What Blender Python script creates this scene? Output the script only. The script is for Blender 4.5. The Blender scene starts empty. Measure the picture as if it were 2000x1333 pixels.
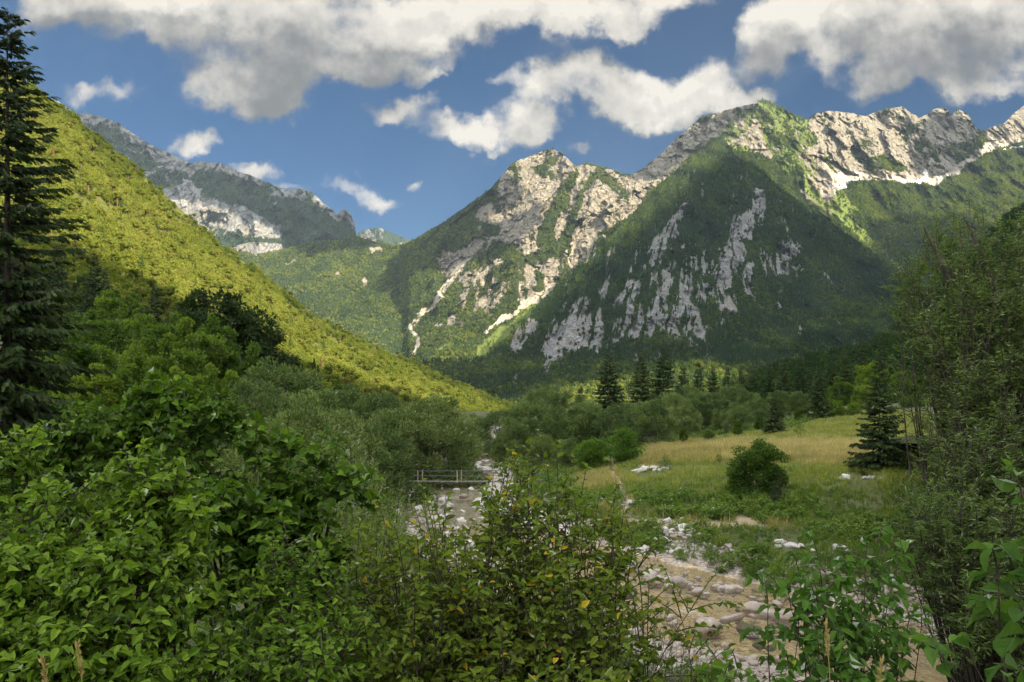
import bpy, math, random
import numpy as np
from mathutils import Vector, Matrix, Quaternion
random.seed(7)
RNG = np.random.default_rng(7)
SC = bpy.context.scene
COL = SC.collection

# ------------------------------------------------------------------ camera
CAMZ = 7.8            # metres above the river
HZ = 820.0            # picture row of the horizon (2000 x 1333 photograph)
FPX = 1556.0          # focal length in photograph pixels (28 mm)
cam_d = bpy.data.cameras.new("camera")
cam_d.sensor_width = 36.0
cam_d.lens = 36.0 * FPX / 2000.0
cam_d.shift_y = (HZ - 666.5) / 2000.0
cam_d.clip_start = 0.1
cam_d.clip_end = 60000.0
cam = bpy.data.objects.new("camera", cam_d)
COL.objects.link(cam)
cam.location = (0, 0, CAMZ)
cam.rotation_euler = (math.radians(90), 0, 0)
SC.camera = cam

def at(px, py, Y):
    """photograph pixel -> point at distance Y"""
    return np.array([(px - 1000.0) / FPX * Y, Y, CAMZ + (HZ - py) / FPX * Y])

# ------------------------------------------------------------------ exposure
SC.view_settings.view_transform = 'Standard'
SC.view_settings.look = 'None'
SC.view_settings.exposure = 1.5
SC.view_settings.gamma = 1.0
SC.cycles.use_denoising = True
SC.cycles.max_bounces = 6
SC.cycles.diffuse_bounces = 3
SC.cycles.glossy_bounces = 2
SC.cycles.transmission_bounces = 4
SC.cycles.transparent_max_bounces = 8
SC.cycles.volume_bounces = 0

# ------------------------------------------------------------------ sun
SUN = np.array([0.60, -0.68, 0.46]); SUN /= np.linalg.norm(SUN)
sun_d = bpy.data.lights.new("sun", 'SUN')
sun_d.energy = 5.0
sun_d.angle = math.radians(0.55)
sun_d.color = (1.0, 0.85, 0.60)
sun = bpy.data.objects.new("sun", sun_d)
COL.objects.link(sun)
sun.rotation_euler = Vector(SUN).to_track_quat('Z', 'Y').to_euler()
SUN_ELEV = math.asin(SUN[2])
SUN_ROT = math.atan2(SUN[0], SUN[1])

# ------------------------------------------------------------------ node helper
class NT:
    def __init__(self, tree):
        self.t = tree
    def n(self, kind, **kw):
        nd = self.t.nodes.new(kind)
        for k, v in kw.items():
            setattr(nd, k, v)
        return nd
    def put(self, sock, v):
        if hasattr(v, 'is_output'):
            self.t.links.new(v, sock)
        elif v is not None:
            if hasattr(sock.default_value, '__len__') and not hasattr(v, '__len__'):
                v = (v,) * len(sock.default_value)
            if hasattr(sock.default_value, '__len__') and len(sock.default_value) == 4 and len(v) == 3:
                v = (*v, 1)
            sock.default_value = v
    def m(self, op, a, b=None, c=None, clamp=False):
        nd = self.n('ShaderNodeMath', operation=op, use_clamp=clamp)
        self.put(nd.inputs[0], a)
        if b is not None: self.put(nd.inputs[1], b)
        if c is not None: self.put(nd.inputs[2], c)
        return nd.outputs[0]
    def v(self, op, a, b=None, c=None):
        nd = self.n('ShaderNodeVectorMath', operation=op)
        self.put(nd.inputs[0], a)
        if b is not None:
            if op == 'SCALE': self.put(nd.inputs['Scale'], b)
            else: self.put(nd.inputs[1], b)
        if c is not None: self.put(nd.inputs[2], c)
        return nd.outputs['Value'] if op in ('LENGTH', 'DOT_PRODUCT', 'DISTANCE') else nd.outputs[0]
    def mix(self, f, a, b, blend='MIX'):
        nd = self.n('ShaderNodeMix', data_type='RGBA', blend_type=blend, clamp_factor=True)
        self.put(nd.inputs[0], f); self.put(nd.inputs[6], a); self.put(nd.inputs[7], b)
        return nd.outputs[2]
    def ss(self, x, lo, hi, a=0.0, b=1.0):
        nd = self.n('ShaderNodeMapRange', interpolation_type='SMOOTHSTEP')
        self.put(nd.inputs[0], x); self.put(nd.inputs[1], lo); self.put(nd.inputs[2], hi)
        self.put(nd.inputs[3], a); self.put(nd.inputs[4], b)
        return nd.outputs[0]
    def noise(self, vec, scale, detail=4, rough=0.55, out=0, dist=0.0, lac=2.0):
        nd = self.n('ShaderNodeTexNoise')
        if vec is not None: self.put(nd.inputs['Vector'], vec)
        self.put(nd.inputs['Scale'], scale); self.put(nd.inputs['Detail'], detail)
        self.put(nd.inputs['Roughness'], rough); self.put(nd.inputs['Distortion'], dist)
        self.put(nd.inputs['Lacunarity'], lac)
        return nd.outputs[out]
    def attr(self, name, kind='GEOMETRY'):
        return self.n('ShaderNodeAttribute', attribute_name=name, attribute_type=kind)

OVERHEAD_FILL = 9.4
# ------------------------------------------------------------------ sky: Nishita air with cumulus clouds
world = bpy.data.worlds.new("World")
SC.world = world
world.use_nodes = True
wt = world.node_tree
wt.nodes.clear()

# cloud masses as (column, row, half width, half height, weight) in degrees-like tangent units of the photo's rows
CLOUDS = [
 # big grey bank along the top left
 (200, -10, 190, 75, 1.0), (110, 30, 110, 60, .8), (330, 10, 200, 80, 1.0), (520, 0, 260, 90, 1.0), (430, 130, 105, 70, 1.0),
 (520, 170, 110, 62, 1.0), (400, 190, 90, 45, .9), (600, 110, 150, 80, 1.0), (720, 60, 160, 85, 1.0), (570, 205, 70, 35, .8),
 (700, 120, 110, 45, .8), (870, 20, 160, 75, 1.0), (1030, 10, 150, 60, 1.0), (1180, 20, 130, 50, 1.0), (1250, 50, 70, 32, .9),
 (1315, -8, 95, 40, 1.0), (230, 85, 70, 30, .6),
 # cloud above the right massif
 (1575, 40, 110, 80, 1.0), (1520, 110, 70, 55, .8), (1700, 60, 170, 95, 1.0), (1850, 80, 180, 95, 1.0), (2000, 110, 170, 100, 1.0),
 (1720, 150, 65, 40, .8), (1840, 160, 80, 45, .9), (1940, 190, 70, 30, .8), (2150, 60, 250, 130, 1.0), (1840, -20, 290, 80, 1.0), (1500, 30, 40, 50, .6),
 # white cumulus in the middle
 (1110, 130, 90, 56, 1.0), (1040, 175, 80, 56, 1.0), (1170, 165, 90, 60, 1.0), (1230, 200, 85, 56, 1.0), (1330, 185, 85, 60, 1.0), (1395, 170, 70, 56, 1.0),
 (1300, 225, 100, 42, 1.0), (1425, 205, 56, 38, .8), (1000, 235, 70, 44, .9), (910, 265, 85, 34, .95), (970, 145, 46, 24, .6), (1478, 188, 38, 22, .7),
 (1050, 235, 60, 30, .6),
 # small ones
 (790, 222, 85, 38, 1.0), (765, 252, 46, 26, .7), (165, 175, 62, 22, .40), (255, 185, 70, 24, .5), (370, 292, 42, 32, .95), (515, 335, 62, 28, .95),
 (580, 365, 40, 16, .6), (655, 375, 55, 28, .8), (728, 392, 46, 20, .8), (798, 367, 34, 17, .85), (1128, 278, 44, 24, .8), (832, 140, 30, 30, .55), (1080, 60, 40, 26, .5),
 (1200, 280, 30, 12, .36), (1330, 250, 60, 18, .5),
]
N = NT(wt)
tc = N.n('ShaderNodeTexCoord')
sep = N.n('ShaderNodeSeparateXYZ'); wt.links.new(tc.outputs['Generated'], sep.inputs[0])
yy = N.m('MAXIMUM', N.m('ABSOLUTE', sep.outputs[1]), 0.08)
comb = N.n('ShaderNodeCombineXYZ')
wt.links.new(N.m('DIVIDE', sep.outputs[0], yy), comb.inputs[0])
wt.links.new(N.m('DIVIDE', sep.outputs[2], yy), comb.inputs[1])
P = comb.outputs[0]
def noise2(vec, scale, detail, rough, out=0):
    o = N.noise(vec, scale, detail, rough, out); o.node.noise_dimensions = '2D'; return o
warp = N.v('SCALE', N.v('SUBTRACT', noise2(P, 9.0, 5, 0.62, 1), (.5, .5, .5)), 0.10)
def mass(p, lo=0.0):
    Q = N.v('ADD', p, warp); acc = None
    for (cx, cy, rx, ry, wt_) in CLOUDS:
        if rx < lo: continue
        d = N.v('MULTIPLY_ADD', Q, (FPX / rx / 1.3, FPX / ry / 1.3, 0), (-(cx - 1000) / rx / 1.3, -(HZ - cy) / ry / 1.3, 0))
        b = N.m('SUBTRACT', 1.0, N.v('DOT_PRODUCT', d, d), clamp=True)
        acc = N.m('MULTIPLY_ADD', N.m('MULTIPLY', b, b), wt_, acc if acc is not None else 0.0)
    return acc
def dens(p, acc, fine=True):
    a = N.m('MINIMUM', acc, 1.15)
    t = N.m('MULTIPLY_ADD', N.m('SUBTRACT', noise2(p, 8.0, 7 if fine else 5, 0.55), .5), 2.3, N.m('SUBTRACT', N.m('MULTIPLY_ADD', N.ss(acc, 0.0, .12), .35, a), .72))
    return N.m('MULTIPLY_ADD', N.m('SUBTRACT', noise2(N.v('ADD', p, (3.1, 1.7, 0)), 27.0, 7 if fine else 3, 0.56), .5), .62, t)
p1 = N.v('ADD', P, (0.004, 0.014, 0)); p2 = N.v('ADD', P, (0.012, 0.050, 0))
B = mass(P); B2 = mass(p2, 40)
D = dens(P, B); D1 = dens(p1, B, False); D2 = dens(p2, B2, False)
alpha = N.m('POWER', N.ss(D, -0.28, 0.66), 1.2)
lit1 = N.m('SUBTRACT', D, D1)
lit2 = N.m('SUBTRACT', D, D2)
# thick places let less light through: grey bellies
belly = N.ss(D2, 0.15, 1.25)
def zone(cx, cy, sx, sy, lo, hi):
    l = N.v('LENGTH', N.v('MULTIPLY', N.v('SUBTRACT', P, ((cx - 1000) / FPX, (HZ - cy) / FPX, 0)), (FPX / sx, FPX / sy, 0)))
    return N.ss(l, lo, hi, 1, 0)
dark = N.m('MULTIPLY', N.m('MAXIMUM', zone(500, 130, 480, 210, .35, 1.1), zone(150, 50, 300, 110, .3, 1.1)), .16)
dark = N.m('ADD', dark, N.m('MULTIPLY', zone(1850, 95, 380, 85, .2, 1.1), .15))
dark = N.m('SUBTRACT', dark, N.m('MULTIPLY', N.m('MAXIMUM', zone(1180, 175, 420, 120, .3, 1.1), zone(1250, 20, 330, 80, .3, 1.1)), .06))
dark = N.m('SUBTRACT', dark, N.m('MULTIPLY', N.m('MAXIMUM', zone(400, 10, 260, 50, .2, 1.1), N.m('MAXIMUM', zone(400, 215, 130, 60, .2, 1.1), zone(1560, 60, 160, 120, .2, 1.1))), .12))
sh = N.m('MULTIPLY_ADD', lit1, 0.42, N.m('MULTIPLY_ADD', lit2, .16, 0.74))
sh = N.m('SUBTRACT', sh, N.m('MULTIPLY', belly, .34))
sh = N.m('SUBTRACT', sh, dark)
sh = N.m('MULTIPLY_ADD', N.m('SUBTRACT', noise2(P, 6.0, 5, .5), .5), .85, sh)
sh = N.m('MULTIPLY_ADD', N.m('SUBTRACT', noise2(P, 24.0, 4, .5), .5), .14, sh)
sh = N.m('MINIMUM', N.m('MAXIMUM', sh, .10), .98)
cr = N.n('ShaderNodeValToRGB'); wt.links.new(sh, cr.inputs[0])
cr.color_ramp.interpolation = 'B_SPLINE'
cr.color_ramp.elements[0].position = .10; cr.color_ramp.elements[0].color = (.20, .205, .215, 1)
cr.color_ramp.elements[1].position = .95; cr.color_ramp.elements[1].color = (.95, .89, .79, 1)
e = cr.color_ramp.elements.new(.5); e.color = (.43, .42, .40, 1)
sky = N.n('ShaderNodeTexSky', sky_type='NISHITA', sun_disc=False, sun_elevation=SUN_ELEV, sun_rotation=SUN_ROT,
          altitude=600, air_density=1.0, dust_density=0.4, ozone_density=1.6)
SKY_STRENGTH = 0.085
skyc = N.mix(1.0, sky.outputs[0], (.070, .190, .29, 1), 'MULTIPLY')
# bright cumulus deck added out of view, overhead and behind, to fill the shade
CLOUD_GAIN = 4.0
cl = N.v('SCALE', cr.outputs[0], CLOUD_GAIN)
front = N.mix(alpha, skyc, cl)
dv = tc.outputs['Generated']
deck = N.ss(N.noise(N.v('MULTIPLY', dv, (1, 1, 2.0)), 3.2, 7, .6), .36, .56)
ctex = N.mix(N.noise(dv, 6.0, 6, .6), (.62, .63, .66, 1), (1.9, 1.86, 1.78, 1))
over = N.mix(deck, skyc, N.v('SCALE', ctex, OVERHEAD_FILL))
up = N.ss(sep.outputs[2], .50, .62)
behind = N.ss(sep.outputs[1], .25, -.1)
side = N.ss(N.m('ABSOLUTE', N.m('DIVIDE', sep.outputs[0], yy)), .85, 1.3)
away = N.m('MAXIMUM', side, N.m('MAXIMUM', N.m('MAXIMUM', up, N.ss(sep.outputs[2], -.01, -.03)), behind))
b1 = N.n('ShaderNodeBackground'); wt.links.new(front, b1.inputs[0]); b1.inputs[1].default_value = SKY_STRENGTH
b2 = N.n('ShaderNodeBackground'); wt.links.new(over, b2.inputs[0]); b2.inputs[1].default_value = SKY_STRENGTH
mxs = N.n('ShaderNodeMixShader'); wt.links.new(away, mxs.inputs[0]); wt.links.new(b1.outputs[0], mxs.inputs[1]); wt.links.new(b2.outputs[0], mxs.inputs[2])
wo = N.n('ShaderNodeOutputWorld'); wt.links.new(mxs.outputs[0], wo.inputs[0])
world.cycles.sampling_method = 'MANUAL'
world.cycles.sample_map_resolution = 512

# ------------------------------------------------------------------ numpy noise
def _hash(ix, iy, iz, seed):
    h = (ix.astype(np.uint32) * np.uint32(374761393) + iy.astype(np.uint32) * np.uint32(668265263)
         + iz.astype(np.uint32) * np.uint32(2147483647 - 61) + np.uint32(seed * 144665 + 1013))
    h = (h ^ (h >> np.uint32(13))) * np.uint32(1274126177)
    h = h ^ (h >> np.uint32(16))
    return (h & np.uint32(0xFFFFFF)).astype(np.float32) / np.float32(0xFFFFFF) * 2 - 1
def vnoise(p, seed=0):
    """smooth value noise in [-1,1]; p (...,3)"""
    p = np.asarray(p, np.float32)
    i = np.floor(p).astype(np.int32); f = p - i
    f = f * f * f * (f * (f * 6 - 15) + 10)
    x, y, z = i[..., 0], i[..., 1], i[..., 2]
    fx, fy, fz = f[..., 0], f[..., 1], f[..., 2]
    def L(a, b, t): return a + (b - a) * t
    r = L(L(L(_hash(x, y, z, seed), _hash(x + 1, y, z, seed), fx), L(_hash(x, y + 1, z, seed), _hash(x + 1, y + 1, z, seed), fx), fy),
          L(L(_hash(x, y, z + 1, seed), _hash(x + 1, y, z + 1, seed), fx), L(_hash(x, y + 1, z + 1, seed), _hash(x + 1, y + 1, z + 1, seed), fx), fy), fz)
    return r
_ROT = np.array([[.36, .48, -.8], [-.8, .6, 0], [.48, .64, .6]], np.float32)
def fbm(p, octv=5, seed=0, gain=.5, lac=2.03):
    p = np.asarray(p, np.float32); a = 1.0; s = 0; r = 0
    for k in range(octv):
        r = r + a * vnoise(p, seed + k * 17); s += a; a *= gain
        p = (p @ _ROT) * lac
    return r / s * 1.5
def ridged(p, octv=5, seed=0, gain=.55, lac=2.05):
    p = np.asarray(p, np.float32); a = 1.0; s = 0; r = 0
    for k in range(octv):
        r = r + a * (1 - np.abs(vnoise(p, seed + k * 29)) * 1.6); s += a; a *= gain
        p = (p @ _ROT) * lac
    return r / s
def facets(u, v, s, seed):
    """broken planes: every cell of a jittered grid tilts its own way"""
    U = np.asarray(u, np.float32) / s; V = np.asarray(v, np.float32) / s
    iu = np.floor(U).astype(np.int32); iv = np.floor(V).astype(np.int32)
    best = np.full(U.shape, 9e9, np.float32); out = np.zeros(U.shape, np.float32); z0 = np.zeros_like(iu)
    for du in (-1, 0, 1):
        for dv in (-1, 0, 1):
            cu, cv = iu + du, iv + dv
            sx = cu + .5 + .45 * _hash(cu, cv, z0, seed); sy = cv + .5 + .45 * _hash(cu, cv, z0, seed + 1)
            d = (U - sx) ** 2 + (V - sy) ** 2; m = d < best
            h = (U - sx) * _hash(cu, cv, z0, seed + 2) + .6 * (V - sy) * _hash(cu, cv, z0, seed + 3) + .35 * _hash(cu, cv, z0, seed + 4)
            best = np.where(m, d, best); out = np.where(m, h, out)
    return out
def sstep(x, a, b):
    t = np.clip((x - a) / (b - a), 0, 1); return t * t * (3 - 2 * t)
def rbf(ctrl, q, smooth=0.0, scale=(1, 1)):
    """thin plate interpolation of (u,v,value) rows at q (...,2)"""
    c = np.asarray(ctrl, np.float64); s = np.asarray(scale)
    X = c[:, :2] * s; n = len(X)
    def phi(r2): return np.where(r2 > 0, r2 * np.log(r2 + 1e-12) * .5, 0)
    d = ((X[:, None] - X[None]) ** 2).sum(-1)
    A = np.zeros((n + 3, n + 3)); A[:n, :n] = phi(d) + np.eye(n) * smooth
    A[:n, n] = 1; A[:n, n + 1:] = X; A[n, :n] = 1; A[n + 1:, :n] = X.T
    b = np.zeros(n + 3); b[:n] = c[:, 2]
    w = np.linalg.solve(A, b)
    sh = q.shape[:-1]; Q = (q.reshape(-1, 2) * s)
    out = w[n] + Q @ w[n + 1:]
    for i in range(n):
        out = out + w[i] * phi(((Q - X[i]) ** 2).sum(-1))
    return out.reshape(sh)
def inpoly(px, py, poly):
    poly = np.asarray(poly, float); r = np.zeros(px.shape, bool)
    j = len(poly) - 1
    for i in range(len(poly)):
        xi, yi = poly[i]; xj, yj = poly[j]
        with np.errstate(divide='ignore', invalid='ignore'):
            c = ((yi > py) != (yj > py)) & (px < (xj - xi) * (py - yi) / (yj - yi + 1e-9) + xi)
        r ^= c; j = i
    return r
def polydist(px, py, pts):
    """distance to a polyline with widths: pts rows (x,y,w); returns 1 - d/w, best over segments"""
    best = np.full(px.shape, -9.0)
    for (x0, y0, w0), (x1, y1, w1) in zip(pts[:-1], pts[1:]):
        dx, dy = x1 - x0, y1 - y0
        t = np.clip(((px - x0) * dx + (py - y0) * dy) / (dx * dx + dy * dy + 1e-9), 0, 1)
        d = np.hypot(px - x0 - t * dx, py - y0 - t * dy); w = w0 + (w1 - w0) * t
        best = np.maximum(best, 1 - d / w)
    return best

# ------------------------------------------------------------------ mesh building
def new_mesh(name, V, F, mats=None, mi=None, smooth=False, attrs=None):
    """F: (n,k) int array or a list of such arrays"""
    me = bpy.data.meshes.new(name)
    V = np.ascontiguousarray(V, np.float32)
    Fs = F if isinstance(F, list) else [F]
    Fs = [np.asarray(f, np.int32) for f in Fs if len(f)]
    me.vertices.add(len(V)); me.vertices.foreach_set('co', V.ravel())
    nl = sum(f.size for f in Fs); npoly = sum(len(f) for f in Fs)
    me.loops.add(nl); me.polygons.add(npoly)
    me.loops.foreach_set('vertex_index', np.concatenate([f.ravel() for f in Fs]))
    st = []; o = 0
    for f in Fs:
        st.append(np.arange(len(f), dtype=np.int32) * f.shape[1] + o); o += f.size
    me.polygons.foreach_set('loop_start', np.concatenate(st))
    if mi is not None: me.polygons.foreach_set('material_index', np.asarray(mi, np.int32))
    me.polygons.foreach_set('use_smooth', np.full(npoly, bool(smooth)) if isinstance(smooth, bool) else smooth)
    for k, a in (attrs or {}).items():
        a = np.asarray(a, np.float32)
        if a.ndim == 1:
            at_ = me.attributes.new(k, 'FLOAT', 'POINT'); at_.data.foreach_set('value', a)
        elif a.shape[1] == 3:
            at_ = me.attributes.new(k, 'FLOAT_VECTOR', 'POINT'); at_.data.foreach_set('vector', a.ravel())
    for m in (mats or []): me.materials.append(m)
    me.update(calc_edges=True)
    return me
def link(name, me, parent=None, loc=None, rz=None, sc=None):
    o = bpy.data.objects.new(name, me); COL.objects.link(o)
    if parent is not None: o.parent = parent
    if loc is not None: o.location = [float(c) for c in loc]
    if rz is not None: o.rotation_euler = (0, 0, float(rz))
    if sc is not None: o.scale = (sc, sc, sc) if not hasattr(sc, '__len__') else sc
    return o
def tag(o, label=None, cat=None, group=None, kind=None):
    if label: o['label'] = label
    if cat: o['category'] = cat
    if group: o['group'] = group
    if kind: o['kind'] = kind
    return o
def thing(name, label, cat, loc=(0, 0, 0), rz=0, group=None, sc=1):
    o = bpy.data.objects.new(name, None); COL.objects.link(o)
    o.empty_display_size = .2
    o.location = [float(c) for c in loc]; o.rotation_euler = (0, 0, rz); o.scale = (sc, sc, sc) if not hasattr(sc, '__len__') else sc
    return tag(o, label, cat, group)
def grid_faces(nr, nc):
    i = np.arange(nr * nc).reshape(nr, nc)
    return np.stack([i[:-1, :-1], i[:-1, 1:], i[1:, 1:], i[1:, :-1]], -1).reshape(-1, 4)
def tubes(paths, sides=5):
    """paths: list of (pts (n,3), radii (n,)) -> V,F"""
    Vs = []; Fs = []; o = 0
    for P, R in paths:
        P = np.asarray(P, float); R = np.asarray(R, float); n = len(P)
        if n < 2: continue
        T = np.gradient(P, axis=0); T /= np.linalg.norm(T, axis=1, keepdims=True) + 1e-9
        up = np.array([0, 0, 1.]) if abs(T[0, 2]) < .9 else np.array([1., 0, 0])
        A = np.cross(T, up); A /= np.linalg.norm(A, axis=1, keepdims=True) + 1e-9
        Bv = np.cross(T, A)
        th = np.arange(sides) * 2 * math.pi / sides
        ring = (P[:, None] + R[:, None, None] * (np.cos(th)[None, :, None] * A[:, None] + np.sin(th)[None, :, None] * Bv[:, None]))
        Vs.append(ring.reshape(-1, 3))
        i = np.arange(n * sides).reshape(n, sides) + o
        a = i[:-1]; b = i[1:]
        Fs.append(np.stack([a, np.roll(a, -1, 1), np.roll(b, -1, 1), b], -1).reshape(-1, 4))
        o += n * sides
    if not Vs: return np.zeros((0, 3)), np.zeros((0, 4), int)
    return np.concatenate(Vs), np.concatenate(Fs)
def unit(v):
    v = np.asarray(v, float); return v / (np.linalg.norm(v, axis=-1, keepdims=True) + 1e-9)
def rand_dirs(n, rng=RNG):
    return unit(rng.normal(size=(n, 3)))
def place_template(TV, TF, pos, X, Y, Z, S):
    """copy template verts (m,3) to n frames (rows X,Y,Z axes) -> V,F, index of instance per vert"""
    n = len(pos); m = len(TV); S = np.asarray(S, float)
    if S.ndim == 1: S = S[:, None]
    L = TV[None] * (S[:, None, :] if S.shape[1] == 3 else S[:, :, None] * np.ones((1, 1, 3)))
    V = pos[:, None] + L[..., 0:1] * X[:, None] + L[..., 1:2] * Y[:, None] + L[..., 2:3] * Z[:, None]
    fs = TF if isinstance(TF, list) else [TF]
    F = [(f[None] + (np.arange(n) * m)[:, None, None]).reshape(-1, f.shape[1]) for f in fs]
    return V.reshape(-1, 3), F, np.repeat(np.arange(n), m)
def frames(D, rng=RNG, roll=None, up=(0, 0, 1)):
    """D unit dirs (n,3) = local Y; returns X,Y,Z axes, Z leaning to up then rolled"""
    D = unit(D); up = np.broadcast_to(np.asarray(up, float), D.shape)
    X = np.cross(D, up); bad = np.linalg.norm(X, axis=1) < 1e-3
    X[bad] = (1, 0, 0); X = unit(X); Z = np.cross(X, D)
    if roll is not None:
        c, s = np.cos(roll)[:, None], np.sin(roll)[:, None]
        X, Z = X * c + Z * s, Z * c - X * s
    return X, D, Z

# ------------------------------------------------------------------ material helpers
def new_mat(name):
    m = bpy.data.materials.new(name); m.use_nodes = True
    m.node_tree.nodes.clear()
    return m, NT(m.node_tree)
def finish(N, sh, disp=None):
    o = N.n('ShaderNodeOutputMaterial'); N.t.links.new(sh, o.inputs[0])
    if disp is not None: N.t.links.new(disp, o.inputs[2])
def leaf_mat(name, cols, trans=.35, rough=.45, spec=.3, vary=.35, inst=False, back=1.25, clump=None):
    """two sided leaf: diffuse + translucent + soft gloss; colour varies leaf by leaf (attribute 'tint' 0..1)"""
    m, N = new_mat(name)
    if inst: tint = N.attr('tint', 'INSTANCER').outputs['Fac']
    else: tint = N.attr('tint').outputs['Fac']
    cr = N.n('ShaderNodeValToRGB'); N.t.links.new(tint, cr.inputs[0])
    n = len(cols)
    while len(cr.color_ramp.elements) < n: cr.color_ramp.elements.new(.5)
    for i, c in enumerate(cols):
        cr.color_ramp.elements[i].position = c[0] if len(c) == 4 else i / (n - 1)
        cr.color_ramp.elements[i].color = (*c[-3:], 1)
    col = cr.outputs[0]
    if inst:
        t2 = N.attr('tint').outputs['Fac']
        hsv = N.n('ShaderNodeHueSaturation'); N.put(hsv.inputs['Value'], N.m('MULTIPLY_ADD', t2, .5, .75)); N.put(hsv.inputs['Color'], col)
        col = hsv.outputs[0]
    else:
        oi = N.n('ShaderNodeObjectInfo')
        hs = N.n('ShaderNodeHueSaturation'); N.put(hs.inputs['Value'], N.m('MULTIPLY_ADD', oi.outputs['Random'], vary * 1.6, 1 - vary * .8)); N.put(hs.inputs['Hue'], N.m('MULTIPLY_ADD', oi.outputs['Random'], -.03, .515)); N.put(hs.inputs['Color'], col)
        col = hs.outputs[0]
    df = N.n('ShaderNodeBsdfDiffuse'); N.put(df.inputs[0], col)
    tr = N.n('ShaderNodeBsdfTranslucent')
    N.put(tr.inputs[0], N.mix(1.0, col, (1.25 * back, 1.3 * back, .55 * back, 1), 'MULTIPLY'))
    mx = N.n('ShaderNodeMixShader'); N.put(mx.inputs[0], trans)
    N.t.links.new(df.outputs[0], mx.inputs[1]); N.t.links.new(tr.outputs[0], mx.inputs[2])
    out = mx.outputs[0]
    if spec > 0:
        gl = N.n('ShaderNodeBsdfGlossy'); N.put(gl.inputs[0], (1, 1, 1, 1)); N.put(gl.inputs[1], rough)
        fr = N.n('ShaderNodeFresnel'); N.put(fr.inputs[0], 1.4)
        m2 = N.n('ShaderNodeMixShader'); N.put(m2.inputs[0], N.m('MULTIPLY', fr.outputs[0], spec))
        N.t.links.new(out, m2.inputs[1]); N.t.links.new(gl.outputs[0], m2.inputs[2]); out = m2.outputs[0]
    finish(N, out)
    return m
def bark_mat(name, c0, c1, scale=30):
    m, N = new_mat(name)
    tcn = N.n('ShaderNodeTexCoord')
    v = N.v('MULTIPLY', tcn.outputs['Object'], (1, 1, .25))
    f = N.noise(v, scale, 5, .65)
    col = N.mix(N.ss(f, .35, .68), (*c0, 1), (*c1, 1))
    b = N.n('ShaderNodeBsdfPrincipled'); N.put(b.inputs['Base Color'], col); N.put(b.inputs['Roughness'], .9)
    bm = N.n('ShaderNodeBump'); N.put(bm.inputs['Height'], f); N.put(bm.inputs['Strength'], .5); N.put(bm.inputs['Distance'], .02)
    N.t.links.new(bm.outputs[0], b.inputs['Normal'])
    finish(N, b.outputs[0])
    return m

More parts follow.
